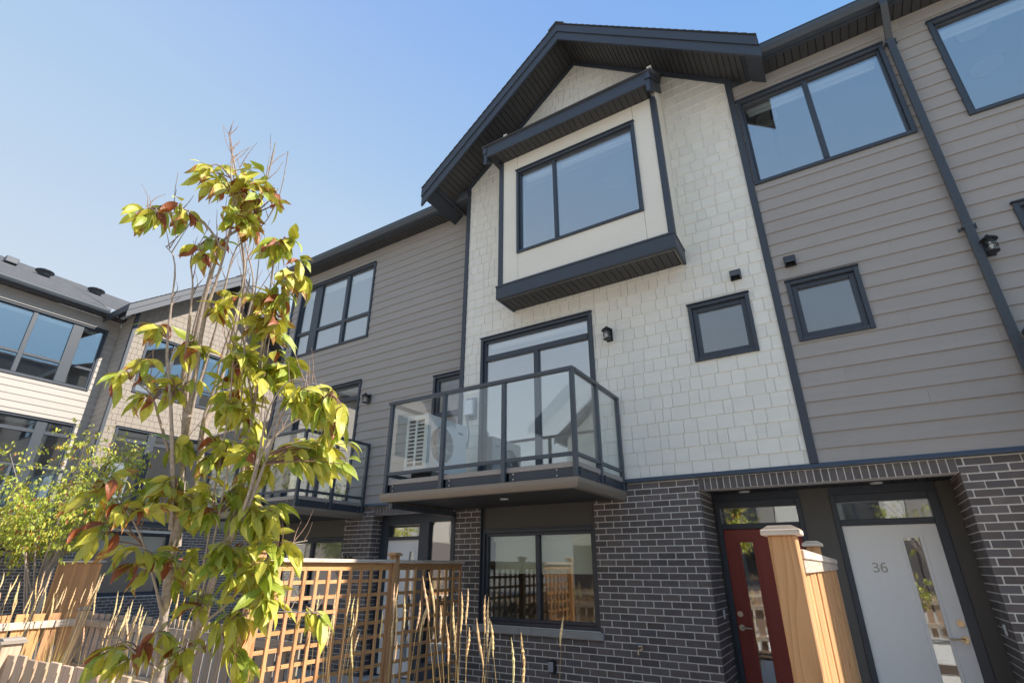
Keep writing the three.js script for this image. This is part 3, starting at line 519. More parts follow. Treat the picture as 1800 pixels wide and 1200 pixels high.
// ================================================================== taupe townhouse on the near side, door 36
{
  const G = thing('townhouse', 'taupe lap sided townhouse with white door 36 beside the cream gable', 'house', 'townhouses of the main row');
  const X1 = 4.75, w1 = [-.135, 1.677, 6.39, 7.925], w2 = [2.16, 4.3, 6.38, 7.955], sw = [-.057, .705, 4.035, 4.836], pd = [2.16, 4.2, 2.65, 5.12], hEntry = [-1.44, 1.0, -1, 2.436], hWin = [2.1, 3.9, .885, 2.436];
  lapWall(G, -.147, X1, 2.631, 8.235, 0, [w1, w2, sw, pd]);
  eaves(G, .098, X1, 0);
  const br = part('brick_wall', G);
  placePieces(brickList(1.0, X1, 0, 2.572, 0, [hWin]).concat(soldiers(-.221, 1.0, 2.437, 2.572, 0)), br, 'brick', M.brick);
  coreWall(br, M.mortar, -.2215, X1, 0, 2.574, -.2, -.005, [hWin, [-1.447, 1.007, -1, 2.436]], 'mortar');
  mesh('flashing', prism([[-.02, 2.574], [.012, 2.574], [.04, 2.58], [.04, 2.592], [.012, 2.631], [-.02, 2.631]], 'x', -.2215, X1), M.metal, G);
  const ret = part('brick_return', G, 1.0, 0, 0, -Math.PI / 2);
  placePieces(brickList(-.655, -.0525, 0, 2.44, 0, [], { endHalf: .06 }), ret, 'brick', M.brick, 120);
  mesh('mortar', bx(-.66, -.051, 0, 2.45, -.19, -.005), M.mortar, ret);
  windowPart(G, { x0: 2.1, x1: 3.9, y0: .885, y1: 2.436, z: -.06, blind: .5 });
  windowPart(G, { x0: w1[0], x1: w1[1], y0: w1[2], y1: w1[3], z: 0, ...grid(...w1, [[.742, .066]], [], .08), sw: .03, blind: .13 });
  windowPart(G, { x0: w2[0], x1: w2[1], y0: w2[2], y1: w2[3], z: 0, ...grid(...w2, [[3.5, .066]], [], .08), sw: .03, blind: .13 });
  windowPart(G, { x0: sw[0], x1: sw[1], y0: sw[2], y1: sw[3], z: 0, sw: .06, glass: M.frosted, blind: false });
  windowPart(G, { x0: pd[0], x1: pd[1], y0: pd[2], y1: pd[3], z: 0, name: 'patio_door', bars: [[2.25, 4.11, 4.71, 4.8]], cells: [[2.25, 4.11, 4.8, 5.03], [2.25, 4.11, 2.74, 4.71]] });
  ventHood(G, -.018, .113, 5.039, 5.194, .003);
  room(G, -.1, X1 - .1, 2.66, 5.28, -5.1, -.2);
  room(G, -.1, X1 - .1, 5.45, 8.12, -5.1, -.2, { back: false, lights: [[.22, -.75, .18], [1.05, -1.3, .12], [2.75, -.55, .2], [3.0, -1.35, .2]] });
  room(G, 1.3, X1 - .1, .06, 2.45, -5.1, -.2, { back: false });
  balcony(G, 1.83, 4.7, 0, 1.46, { fr: [1.89, 2.82, 3.74, 4.64], sd: [.03, .745] });
  const ds = part('downspout', G);
  rectPipe([[1.752, 8.3, .36], [1.752, 8.2, .36], [1.752, 7.9, .06], [1.752, .1, .06]], .076, .055, M.metal, 'pipe', ds);
  for (const y of [7.84, 4.95, 2.4]) mesh('bracket', [bx(1.69, 1.814, y, y + .022, .015, .092, { b: .003 }), bx(1.672, 1.69, y - .004, y + .026, .0, .02), bx(1.814, 1.832, y - .004, y + .026, .0, .02)], M.metal, ds);
  const zd = -.66;
  mesh('entry_back_wall', [bx(-.221, -.139, 0, 2.45, zd - .1, zd + .012), bx(.855, .998, 0, 2.45, zd - .1, zd + .012)], M.darkPanel, G);
  const f = part('door_frame', G);
  mesh('frame', [bx(-.139, -.084, 0, 2.36, zd - .1, zd + .03, { b: .004 }), bx(.769, .855, 0, 2.36, zd - .1, zd + .03, { b: .004 }), bx(-.084, .769, 2.025, 2.088, zd - .1, zd + .028, { b: .004 }), bx(-.084, .769, 2.275, 2.36, zd - .1, zd + .028, { b: .004 }), bx(-.139, .855, 2.361, 2.45, zd - .1, zd + .02)], M.frame, f);
  mesh('transom_pane', bx(-.084, .769, 2.088, 2.275, zd - .035, zd - .025), M.pane, f);
  mesh('threshold', bx(-.084, .769, 0, .02, zd - .1, zd + .06), M.nickel, f);
  const d = doorPart(G, { x0: -.082, x1: .767, y1: 2.023, z: zd, mat: M.whiteDoor, lite: [.452, .597, .22, 1.886], handleX: .722, dir: -1, metal: M.brass, label: 'white front door numbered 36 with a narrow upright glass lite' });
  const font = await new FontLoader().loadAsync('fonts/droid/droid_sans_regular.typeface.json');
  const tg = new TextGeometry('36', { font, size: .093, depth: .006, curveSegments: 6 }); tg.computeBoundingBox(); tg.translate(.112 - tg.boundingBox.min.x, 1.55 - tg.boundingBox.min.y, zd);
  mesh('house_number', prep(tg), M.numeral, d);
  soffitX(G, -.221, 1.0, zd, -.09, 2.447, .1);
  mesh('soffit_light', cyl(.06, .06, .014, 24, .34, 2.442, -.47), M.lampFace, G);
  mesh('doorbell', bx(.982, .996, 1.04, 1.13, -.285, -.23, { b: .004 }), M.plastic, G);
  mesh('hall_box', [bx(-.25, .95, 0, 2.45, -3.05, -3), bx(-.27, -.25, 0, 2.45, -3, zd - .1), bx(.95, .97, 0, 2.45, -3, zd - .1), bx(-.25, .95, 2.45, 2.48, -3, zd - .1), bx(-.25, .95, -.05, 0, -3, zd - .1)], M.plaster, G);
  rebase(G, 2.3, 0);
}
// ================================================================== taupe townhouse behind the cherry tree, set back
{
  const G = thing('townhouse', 'taupe lap sided townhouse set back behind the leafy cherry tree', 'house', 'townhouses of the main row'), z = -.35;
  const X0 = -10.75, X1 = -5.088, w = [-10.414, -7.873, 6.06, 7.906], pd = [-9.9, -7.884, 2.65, 5.09], nw = [-5.958, -5.2, 4.0, 4.8], hE = [-7.15, -5.08, -1, 2.436], hW = [-9.7, -7.865, .885, 2.436];
  lapWall(G, X0 + .08, X1, 2.631, 8.235, z, [w, pd, nw]);
  mesh('corner_trim', bx(X0, X0 + .08, 2.631, 8.24, z - .3, z + .02, { b: .004 }), M.trim, G);
  mesh('end_wall', bx(X0 + .01, X0 + .07, 0, 8.3, z - 5.3, z - .301), M.taupe, G);
  eaves(G, X0 - .35, -5.09, z, { g1: -5.05 });
  const br = part('brick_wall', G);
  placePieces(brickList(X0, -5.09, 0, 2.572, z, [hW, [hE[0], hE[1], -1, 2.572]]).concat(soldiers(-7.15, -5.09, 2.437, 2.572, z)), br, 'brick', M.brick, 200);
  coreWall(br, M.mortar, X0, -5.09, 0, 2.574, z - .2, z - .008, [hW, [-7.157, -5.08, -1, 2.436]], 'mortar');
  mesh('flashing', prism([[z - .02, 2.574], [z + .012, 2.574], [z + .04, 2.58], [z + .04, 2.592], [z + .012, 2.631], [z - .02, 2.631]], 'x', X0, -5.09), M.metal, G);
  const ret = part('brick_return', G, -7.15, 0, z, Math.PI / 2);
  placePieces(brickList(.0525, .245, 0, 2.44, 0, [], { endHalf: .03 }), ret, 'brick', M.brick, 120);
  mesh('mortar', bx(.051, .25, 0, 2.45, -.19, -.005), M.mortar, ret);
  windowPart(G, { x0: w[0], x1: w[1], y0: w[2], y1: w[3], z, ...grid(...w, [[-9.78, .25], [-8.76, .1]], [[6.665, .07]], .08), sw: .03, blind: .13 });
  windowPart(G, { x0: pd[0], x1: pd[1], y0: pd[2], y1: pd[3], z, name: 'patio_door', sw: .04, bars: [[-9.81, -7.97, 4.7, 4.79], [-8.93, -8.85, 2.74, 4.7]], cells: [[-9.81, -7.97, 4.79, 5.0], [-9.81, -8.93, 2.74, 4.7], [-8.85, -7.97, 2.74, 4.7]] });
  windowPart(G, { x0: nw[0], x1: nw[1], y0: nw[2], y1: nw[3], z, sw: .06, glass: M.frosted, blind: false });
  mesh('window_head_panel', bx(hW[0], hW[1], 2.095, 2.436, z - .12, z - .055), M.darkPanel, G);
  windowPart(G, { x0: hW[0], x1: hW[1], y0: .885, y1: 2.094, z: z - .06, ...grid(hW[0], hW[1], .885, 2.094, [[-8.78, .07]], [], .085), sw: .04, blind: .4, cap: false });
  room(G, X0 + .15, X1 - .1, 2.66, 5.28, z - 5.1, z - .2);
  room(G, X0 + .15, X1 - .1, 5.45, 8.12, z - 5.1, z - .2);
  room(G, X0 + .15, -7.5, .06, 2.45, z - 5.1, z - .2, { back: false });
  balcony(G, -10.2, -7.415, z, z + 1.46, { fr: [-10.14, -9.24, -8.34, -7.445], sd: [z + .03, z + .745] });
  const zd = z - .25, f = part('door_frame', G);
  mesh('entry_back_wall', bx(-5.5, -5.08, 0, 2.45, zd - .1, zd + .01), M.darkPanel, G);
  mesh('frame', [bx(-7.15, -6.985, 0, 2.33, zd - .1, zd + .03), bx(-6.26, -6.05, 0, 2.33, zd - .1, zd + .03), bx(-5.56, -5.5, 0, 2.33, zd - .1, zd + .03), bx(-6.985, -6.26, 2.02, 2.075, zd - .1, zd + .028), bx(-7.15, -5.5, 2.331, 2.45, zd - .1, zd + .02), bx(-6.985, -6.26, 2.265, 2.33, zd - .1, zd + .028), bx(-6.05, -5.56, 2.29, 2.33, zd - .1, zd + .028), bx(-6.05, -5.56, 0, .25, zd - .1, zd + .028)], M.frame, f);
  mesh('transom_pane', bx(-6.985, -6.26, 2.075, 2.265, zd - .035, zd - .025), M.pane, f);
  mesh('sidelight_pane', bx(-6.05, -5.56, .25, 2.29, zd - .035, zd - .025), M.pane, f);
  doorPart(G, { x0: -6.983, x1: -6.262, y1: 2.018, z: zd, mat: M.whiteDoor, lite: [-6.47, -6.37, .25, 1.83], handleX: -6.31, dir: -1, metal: M.nickel, label: 'white front door behind the lattice fence' });
  soffitX(G, -7.15, -5.09, zd, z - .09, 2.447, .1);
  mesh('hall_box', [bx(-7.1, -5.2, 0, 2.45, z - 3.05, z - 3), bx(-7.12, -7.1, 0, 2.45, z - 3, zd - .1), bx(-5.2, -5.18, 0, 2.45, z - 3, zd - .1), bx(-7.1, -5.2, 2.45, 2.48, z - 3, zd - .1), bx(-7.1, -5.2, -.05, 0, z - 3, zd - .1)], M.plaster, G);
  rebase(G, -7.9, z);
}
// ================================================================== the row on the left of the court, facing +x (local x = -z, local z = x + 17.3)
const ROW = -17.3;
{
  const G = thing('townhouse', 'sunlit taupe sided house with grey shingle roof at the end of the court', 'house', 'townhouses of the side row', ROW, 0, 0, Math.PI / 2);
  const X0 = -6.0, X1 = -.8, w = [-3.61, -1.07, 6.06, 7.88], pd = [-3.61, -1.07, 2.65, 5.11], hW = [-3.6, -1.6, .885, 2.436];
  lapWall(G, X0, X1, 2.631, 8.235, 0, [w, pd]);
  eaves(G, X0, X1 - .5, 0); soffitX(G, X1 - .5, X1, 0, .272, 8.24);
  mesh('roof_valley', prism([[-.25, roofY + .30], [-.25, roofY + .325], [-5.5, roofY + 2.93], [-5.5, roofY + 2.88]], 'x', X1 - .5, 3.9), M.roof, G);
  const br = part('brick_wall', G);
  placePieces(brickList(X0, X1, 0, 2.572, 0, [hW]), br, 'brick', M.brick, 120);
  coreWall(br, M.mortar, X0, X1, 0, 2.574, -.2, -.005, [hW], 'mortar');
  mesh('flashing', bx(X0, X1, 2.574, 2.63, -.02, .04), M.metal, G);
  windowPart(G, { x0: w[0], x1: w[1], y0: w[2], y1: w[3], z: 0, ...grid(...w, [[-1.75, .25], [-2.72, .1]].reverse(), [[6.66, .07]], .08), sw: .03, blind: .1 });
  windowPart(G, { x0: pd[0], x1: pd[1], y0: pd[2], y1: pd[3], z: 0, name: 'patio_door', ...grid(...pd, [[-1.78, .22]], [[4.77, .09]], .08), sw: .03, blind: .1 });
  windowPart(G, { x0: hW[0], x1: hW[1], y0: hW[2], y1: hW[3], z: -.06, sw: .04, blind: .4 });
  room(G, X0 + .1, X1 - .1, 2.66, 5.28, -5.1, -.2); room(G, X0 + .1, X1 - .1, 5.45, 8.12, -5.1, -.2); room(G, X0 + .1, X1 - .1, .06, 2.45, -5.1, -.2, { back: false });
  balcony(G, -4.6, -1.35, 0, 1.46, { fr: [-4.54, -3.5, -2.45, -1.38], sd: [.03, .745] });
  mesh('rear_slope', prism([[-5.5, 11.33], [-5.5, 11.28], [-11, 8.4], [-11, 8.45]], 'x', X0, X1), M.roof, G);
  for (const [x, t] of [[-3.05, 0], [-2.2, 1], [-.75, 1]]) { const v = part('roof_vent', G, x, roofY + .03 + .527 * 3.55, -3.24); mesh('cowl', t ? [lathe([[0, .1], [.2, .085], [.25, .055], [.25, .03], [.16, .03], [.16, -.12], [0, -.12]], 20, 0, 0, 0)] : [bx(-.16, .16, -.1, .1, -.14, .14, { b: .02 })], M.metal, v); }
}
{
  const G = thing('townhouse', 'gabled taupe shingle house projecting beside the sunlit siding house', 'house', 'townhouses of the side row', ROW, 0, 0, Math.PI / 2);
  const zf = .85, X0 = -.8, X1 = 4.05, xa = 1.56, k = .826, w = [-.36, 2.3, 6.1, 7.85], pd = [-.45, 2.4, 2.65, 5.1], hW = [-.3, 1.7, .885, 2.436];
  shingleWall(G, M.tan, X0 + .08, X1 - .08, 2.631, 10.36, zf, [w, pd], y => [Math.max(X0 + .08, xa - (10.39 - y) / k), Math.min(X1 - .08, xa + (10.39 - y) / k)], { y: 8.2, ye: 8.3, xa, ya: 10.36 });
  mesh('corner_trim', bx(X0, X0 + .08, 2.631, 8.36, zf - .08, zf + .02, { b: .004 }), M.trim, G);
  mesh('corner_trim', bx(X1 - .08, X1, 2.631, 8.36, zf - .3, zf + .02, { b: .004 }), M.trim, G);
  // return wall in lap siding, faces the court's entrance
  const rt = part('return_wall', G, X0, 0, zf - .08, -Math.PI / 2);
  clad(rt, 'siding_plank', M.taupe, { x0: -.77, x1: 0, y0: 2.631, y1: 8.4, exp: EXP, joints: () => [], zb: -.012, tTop: .003, tBot: .015, tone: .02, phase: .0235 });
  mesh('wall_core', bx(-.77, 0, 0, 8.4, -.1, -.0125), M.taupe, rt);
  gable(G, { xa, ya: 10.63, k, xl: -1.28, xr: 4.4, zw: zf, zf: zf + .66, zback: -3.2, sl: -1.05, sr: 4.2, fl: X0, fr: X1 });
  const br = part('brick_wall', G);
  placePieces(brickList(X0, X1, 0, 2.572, zf, [hW]), br, 'brick', M.brick, 60);
  coreWall(br, M.mortar, X0, X1, 0, 2.574, zf - .2, zf - .008, [hW], 'mortar');
  mesh('flashing', bx(X0, X1, 2.574, 2.63, zf - .02, zf + .04), M.metal, G);
  windowPart(G, { x0: w[0], x1: w[1], y0: w[2], y1: w[3], z: zf, ...grid(...w, [[.45, .12], [1.45, .12]], [[6.66, .07]], .08), sw: .03, blind: .1 });
  windowPart(G, { x0: pd[0], x1: pd[1], y0: pd[2], y1: pd[3], z: zf, name: 'patio_door', ...grid(...pd, [[.5, .2]], [[4.77, .09]], .08), sw: .03, blind: .1 });
  windowPart(G, { x0: hW[0], x1: hW[1], y0: hW[2], y1: hW[3], z: zf - .06, sw: .04, blind: .4 });
  room(G, X0 + .15, X1 - .15, 2.66, 5.28, -4, zf - .2); room(G, X0 + .15, X1 - .15, 5.45, 8.12, -4, zf - .2); room(G, X0 + .15, X1 - .15, .06, 2.45, -4, zf - .2, { back: false });
  mesh('end_wall', bx(X1 - .07, X1 - .01, 0, 8.3, -5, zf - .301), M.taupe, G);
}

// ================================================================== houses outside the frame: they throw the shade on the fences and stand in the reflections
function plainHouse(label, x, z, ry, width, gabled, wall) {
  const G = thing('townhouse', label, 'house', null, x, 0, z, ry), w = [.6, 2.9, 6.1, 7.9], pd = [.7, 2.8, 2.7, 5.1], hW = [.7, 2.6, .9, 2.4], mat = wall || (gabled ? M.cream : M.taupe);
  coreWall(G, mat, 0, width, 2.63, 8.3, -.2, 0, [w, pd], 'wall'); coreWall(G, M.brick, 0, width, 0, 2.628, -.2, 0, [hW], 'brick_wall');
  for (const q of [w, pd, hW]) windowPart(G, { x0: q[0], x1: q[1], y0: q[2], y1: q[3], z: 0, ...grid(...q, [[(q[0] + q[1]) / 2, .1]], [], .09), blind: false });
  mesh('interior', [bx(.1, width - .1, 0, 8.2, -5, -4.9), bx(0, .1, 0, 8.3, -5, -.2), bx(width - .1, width, 0, 8.3, -5, -.2), bx(.1, width - .1, 5.25, 5.45, -4.9, -.2), bx(.1, width - .1, 2.45, 2.65, -4.9, -.2), bx(.1, width - .1, 8.05, 8.2, -4.9, -.2)], M.white, G);
  if (gabled) { mesh('gable_wall', prism([[0, 8.3], [width, 8.3], [width / 2, 10.3]], 'z', -.2, 0), mat, G); const ya = 10.7, k = .826, xa = width / 2, t = q => ya - k * Math.abs(q - xa); for (const [a, b] of [[-.5, xa], [xa, width + .5]]) { mesh('roof_slope', prism([[a, t(a)], [b, t(b)], [b, t(b) - .2], [a, t(a) - .2]], 'z', -5, .66), M.roof, G); mesh('barge_board', prism([[a, t(a) - .01], [b, t(b) - .01], [b, t(b) - .37], [a, t(a) - .37]], 'z', .665, .7), M.trim, G); } }
  else { mesh('roof_slope', prism([[.41, 8.26], [.41, 8.42], [-5, 11.2], [-5, 11.0]], 'x', 0, width), M.roof, G); mesh('fascia', bx(0, width, 8.2, 8.259, -.2, .4), M.trim, G); }
  return G;
}
plainHouse('cream gabled house continuing the main row past door 36', 4.76, 0, 0, 4.9, true);
plainHouse('taupe house of the side row next to the grey roofed one', ROW, 10.95, Math.PI / 2, 4.9, false);
plainHouse('tan gabled house of the side row farther along the court', ROW + .85, 15.95, Math.PI / 2, 4.9, true, M.taupe);
plainHouse('taupe house across the path, leftmost of its row', -2.9, 20, Math.PI, 4.9, false);
plainHouse('cream gabled house across the path', 2.05, 20, Math.PI, 4.9, true);
plainHouse('taupe house across the path, rightmost of its row', 7, 20, Math.PI, 4.9, false);
plainHouse('cream gabled house across the path at the corner of the court', -7.85, 20, Math.PI, 4.9, true);

// ================================================================== fittings on the walls
lantern(-2.39, 4.668, .004, 'black wall lantern between the balcony door and small cream wall window');
lantern(1.845, 4.68, .004, 'black wall lantern beside the fluted downspout');
lantern(-7.6, 4.64, -.346, 'black wall lantern beside the tree, above the far balcony');
lantern(-7.62, 1.66, -.349, 'black wall lantern on the dark brick pier behind the lattice fence');
{ // outdoor unit on the balcony
  const G = thing('air_conditioner', 'white outdoor air conditioner unit standing on the glass balcony', 'air conditioner', null, -4.868, 2.645, .755);
  const w = .1925, d = .45, y0 = .145, y1 = .915;   // half width in x, half length in z
  mesh('casing', [bx(-w, w, y1 - .02, y1, -d, d, { b: .008 }), bx(-w, w, y0, y0 + .02, -d, d, { b: .004 }), bx(-w, -w + .012, y0 + .02, y1 - .02, -d, d), bx(w - .03, w, y0 + .02, y1 - .02, -d, -d + .3), bx(w - .03, w, y0 + .02, y1 - .02, d - .07, d, { b: .004 }), bx(w - .03, w, y1 - .09, y1 - .02, -d + .3, d - .07), bx(w - .03, w, y0 + .02, y0 + .09, -d + .3, d - .07), bx(-w + .012, w - .03, y0 + .02, y1 - .02, -d, -d + .012)], M.acWhite, G);
  const fr = new THREE.Shape(); fr.moveTo(-.265, -.295); fr.lineTo(.265, -.295); fr.lineTo(.265, .295); fr.lineTo(-.265, .295); fr.closePath(); const ho = new THREE.Path(); ho.absarc(0, 0, .255, 0, Math.PI * 2, true); fr.holes.push(ho);
  const zc = .115, yc = (y0 + y1) / 2;
  mesh('fan_surround', prep(new THREE.ExtrudeGeometry(fr, { depth: .02, bevelEnabled: false, curveSegments: 40 }).rotateY(Math.PI / 2).translate(w - .022, yc, zc)), M.acWhite, G);
  const rings = []; for (let k = 1; k <= 9; k++) rings.push(prep(new THREE.TorusGeometry(.028 * k, .0028, 5, 40).rotateY(Math.PI / 2).translate(w + .004, yc, zc)));
  for (let k = 0; k < 8; k++) { const a = k / 8 * 2 * Math.PI; rings.push(tube([V(w + .003, yc + Math.cos(a) * .02, zc + Math.sin(a) * .02), V(w + .003, yc + Math.cos(a + .25) * .14, zc + Math.sin(a + .25) * .14), V(w + .003, yc + Math.cos(a + .3) * .254, zc + Math.sin(a + .3) * .254)], .0032, .0032, 6, 5)); }
  rings.push(cyl(.03, .03, .006, 16, w + .004, yc, zc, undefined, [0, 0, Math.PI / 2]));
  mesh('fan_grille', rings, M.acWhite, G);
  const bl = []; for (let k = 0; k < 3; k++) { const g = new THREE.BoxGeometry(.01, .2, .15, 1, 4, 4); g.rotateY(.5).translate(0, .13, 0).rotateX(k * 2.094).translate(w - .09, yc, zc); bl.push(prep(g)); } bl.push(cyl(.05, .05, .06, 16, w - .09, yc, zc, undefined, [0, 0, Math.PI / 2]));
  mesh('fan', bl, M.grey, G);
  mesh('coil', bx(-w + .05, w - .05, y0 + .03, y1 - .03, d - .05, d - .02), M.acDark, G);
  mesh('end_frame', [bx(-w + .012, -w + .045, y0 + .02, y1 - .02, d - .014, d), bx(w - .062, w - .03, y0 + .02, y1 - .02, d - .014, d), bx(-.03, .005, y0 + .02, y1 - .02, d - .014, d), bx(-w + .045, w - .062, y1 - .07, y1 - .02, d - .014, d - .001), bx(-w + .045, w - .062, y0 + .02, y0 + .06, d - .014, d - .001)], M.acWhite, G);
  for (let k = 1; k < 12; k++) { const y = y0 + .06 + k * .0535; mesh('grille_bar', bx(-w + .045, w - .062, y - .009, y + .009, d - .012, d - .002), M.acWhite, G); }
  mesh('badge', bx(w, w + .002, y1 - .16, y1 - .125, -.36, -.24), M.grey, G);
  for (const z of [-.3, .3]) mesh('foot', [bx(-w, w, 0.0, .05, z - .04, z + .04, { b: .01 }), bx(-w + .03, w - .03, .05, y0, z - .025, z + .025)], M.rubber, G);
}
{
  const G = thing('disconnect_box', 'grey electrical disconnect box on cream shingles behind balcony glass', 'electrical box', null, -4.823, 3.757, .004);
  mesh('back_plate', bx(-.105, .105, 0, .362, 0, .02, { b: .004 }), M.grey, G);
  mesh('cover', bx(-.085, .075, .06, .31, .02, .095, { b: .012 }), M.plastic, G);
  mesh('conduit', tube([V(-.02, .06, .06), V(-.02, -.06, .07), V(.03, -.25, .09), V(.02, -.45, .12), V(-.02, -.55, .16)], .013, .013, 16, 8), M.grey, G);
}
{
  const G = thing('outdoor_outlet', 'grey weatherproof outlet box low on the dark brick wall', 'outlet', null, -3.46, .415, .002);
  mesh('box', bx(-.045, .045, 0, .14, 0, .05, { b: .008 }), M.black, G); mesh('cover', bx(-.036, .036, .012, .12, .05, .068, { b: .008 }), M.grey, G);
}
{
  const G = thing('hose_tap', 'small hose tap on the dark brick wall', 'tap', null, -2.32, .755, .002);
  mesh('flange', cyl(.028, .028, .01, 16, 0, 0, .005, undefined, [Math.PI / 2, 0, 0]), M.nickel, G);
  mesh('spout', tube([V(0, 0, .01), V(0, 0, .06), V(0, -.02, .09), V(0, -.06, .1)], .012, .013, 10, 8), M.brass, G);
  mesh('wheel', cyl(.028, .028, .008, 16, 0, .035, .065), std(.05, .1, .22, .5), G);
}

// ================================================================== fences
function post(G, x, z, y1, w, mat = M.cedar, capMat = M.cedar, rail) {
  const p = part('post', G, x, 0, z); mesh('shaft', bx(-w / 2, w / 2, 0, y1, -w / 2, w / 2, { b: .005, grain: 'y' }), mat, p);
  const c = w / 2 + .022, T2 = [], P = (s, t, q, y) => V(s * q, y, t * q);
  mesh('cap', [bx(-c, c, y1, y1 + .022, -c, c, { b: .003, grain: 'x' }), prism([[-c, y1 + .022], [c, y1 + .022], [c - .03, y1 + .038], [-c + .03, y1 + .038]], 'z', -c + .015, c - .015)], capMat, p);
}
{ // lattice fence out from the brick pier
  const G = thing('lattice_fence', 'cedar lattice privacy fence reaching out from the dark brick pier', 'fence', null, -4.87, 0, 1.6);
  const Z = z => z - 1.6, tone = () => { const k = rr(.8, 1.15); return [k, k * rr(.94, 1.03), k * rr(.85, 1.05)]; };
  post(G, 0, Z(3.27), 1.72, .09); post(G, 0, Z(1.43), 1.72, .09);
  for (const [z0, z1, n] of [[1.485, 3.21, 12], [.075, 1.375, 9]]) {
    mesh('cap_rail', bx(-.07, .07, 1.637, 1.675, Z(z0 - .01), Z(z1 + .01), { b: .004, grain: 'z' }), M.cedarPale, G);
    mesh('top_rail', bx(-.02, .02, 1.56, 1.635, Z(z0), Z(z1), { grain: 'z', c: tone() }), M.cedar, G);
    mesh('bottom_rail', bx(-.02, .02, .1, .19, Z(z0), Z(z1), { grain: 'z', c: tone() }), M.cedar, G);
    const s = (z1 - z0 - .035) / (n - 1);
    for (let i = 0; i < n; i++) { const z = z0 + i * s; mesh('upright_slat', bx(.001, .021, .19, 1.6, Z(z), Z(z + .036), { b: .002, grain: 'y', c: tone() }), M.cedar, G); }
    for (let i = 0; i < 9; i++) { const y = 1.448 - i * .145; mesh('level_slat', bx(-.02, -.001, y - .018, y + .018, Z(z0), Z(z1), { b: .002, grain: 'z', c: tone() }), M.cedar, G); }
  }
}
{ // board fence between the two front doors
  const G = thing('board_fence', 'cedar board fence with capped posts between the red and white doors', 'fence', null, -.25, 0, 2);
  const Z = z => z - 2, tone = () => { const k = rr(.82, 1.15); return [k, k * rr(.94, 1.03), k * rr(.86, 1.06)]; };
  post(G, 0, Z(4.0), 1.72, .105, M.cedar, M.cedarPale); post(G, -.02, Z(1.84), 1.74, .09, M.cedar, M.cedarPale);
  for (const [z0, z1] of [[1.9, 3.94], [.05, 1.785]]) {
    mesh('cap_rail', bx(-.06, .065, 1.63, 1.668, Z(z0), Z(z1), { b: .004, grain: 'z' }), M.cedarPale, G);
    mesh('top_rail', bx(-.03, .058, 1.575, 1.628, Z(z0), Z(z1), { b: .003, grain: 'z', c: tone() }), M.cedarPale, G);
    const n = Math.round((z1 - z0) / .095), s = (z1 - z0) / n;
    for (let i = 0; i < n; i++) mesh('fence_board', bx(-.0 + rr(-.004, .004), .042 + rr(-.006, .006), .08, 1.574, Z(z0 + i * s + .001), Z(z0 + (i + 1) * s - rr(.002, .005)), { b: .004, grain: 'y', c: tone() }), M.cedar, G);
    for (const y of [.25, .9]) mesh('back_rail', bx(-.045, -.006, y, y + .09, Z(z0), Z(z1), { grain: 'z' }), M.cedar, G);
  }
}
// picket fences: run of flat boards on rails; dir 'x' or 'z', face +1/-1: side the rails are on
function pickets(label, dir, a0, a1, at, { top = 1, rails = [.25, .8], mat = M.cedarGrey, railMat = M.cedarPale, side = 1, posts = [], w = .138, gap = .05, postTop = 1.08, railW = .09 }) {
  const G = thing('picket_fence', label, 'fence', 'picket fences', dir === 'x' ? (a0 + a1) / 2 : at, 0, dir === 'x' ? at : (a0 + a1) / 2);
  const c = (a0 + a1) / 2, B = (u0, u1, y0, y1, v0, v1, o) => dir === 'x' ? bx(u0 - c, u1 - c, y0, y1, v0, v1, o) : bx(v0, v1, y0, y1, u0 - c, u1 - c, o);
  for (let u = a0; u < a1 - .05; u += w + gap) { const k = rr(.82, 1.2); mesh('picket', B(u, u + w, .05, top + rr(-.012, .012), -.0095, .0095, { b: .003, grain: 'y', c: [k, k * rr(.95, 1.02), k * rr(.88, 1.04)] }), mat, G); }
  for (const y of rails) mesh('rail', side > 0 ? B(a0, a1, y, y + railW, .01, .048, { b: .003, grain: dir }) : B(a0, a1, y, y + railW, -.048, -.01, { b: .003, grain: dir }), railMat, G);
  for (const u of posts) post(G, dir === 'x' ? u - c : 0, dir === 'x' ? 0 : u - c, postTop, .12, M.cedarGrey, M.oldWood);
}
pickets('weathered picket fence in front of the cherry tree bed, nearest the camera', 'x', -8.2, -.4, 4.72, { top: 1.0, posts: [-5.62, -8.2], side: -1, postTop: 1.06 });
pickets('sunlit picket fence with a pale rail under the small green tree', 'z', 2.62, 6.2, -10, { top: .975, rails: [.25, .8], posts: [2.52], mat: M.cedar, postTop: 1.0 });
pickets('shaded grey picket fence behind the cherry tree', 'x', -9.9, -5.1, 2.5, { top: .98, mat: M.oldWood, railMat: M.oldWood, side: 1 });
pickets('picket fence across the path, behind the camera', 'x', -9, 6, 9.6, { top: .98, side: -1 });
{
  const G = thing('board_fence', 'far cedar board fence behind the small green tree', 'fence', null, -14.95, 0, .9);
  for (let i = 0; i < 17; i++) { const k = rr(.75, 1.1); mesh('fence_board', bx(-1.1 + i * .13, -1.1 + i * .13 + .122, .06, 1.66 + rr(-.005, .005), -.012, .012, { b: .003, grain: 'y', c: [k, k * .97, k * .94] }), M.cedar, G); }
  mesh('cap_rail', bx(-1.14, 1.13, 1.67, 1.71, -.06, .06, { b: .004 }), M.cedarPale, G); mesh('back_rail', bx(-1.1, 1.1, .5, .59, -.05, -.0125), M.cedar, G);
}

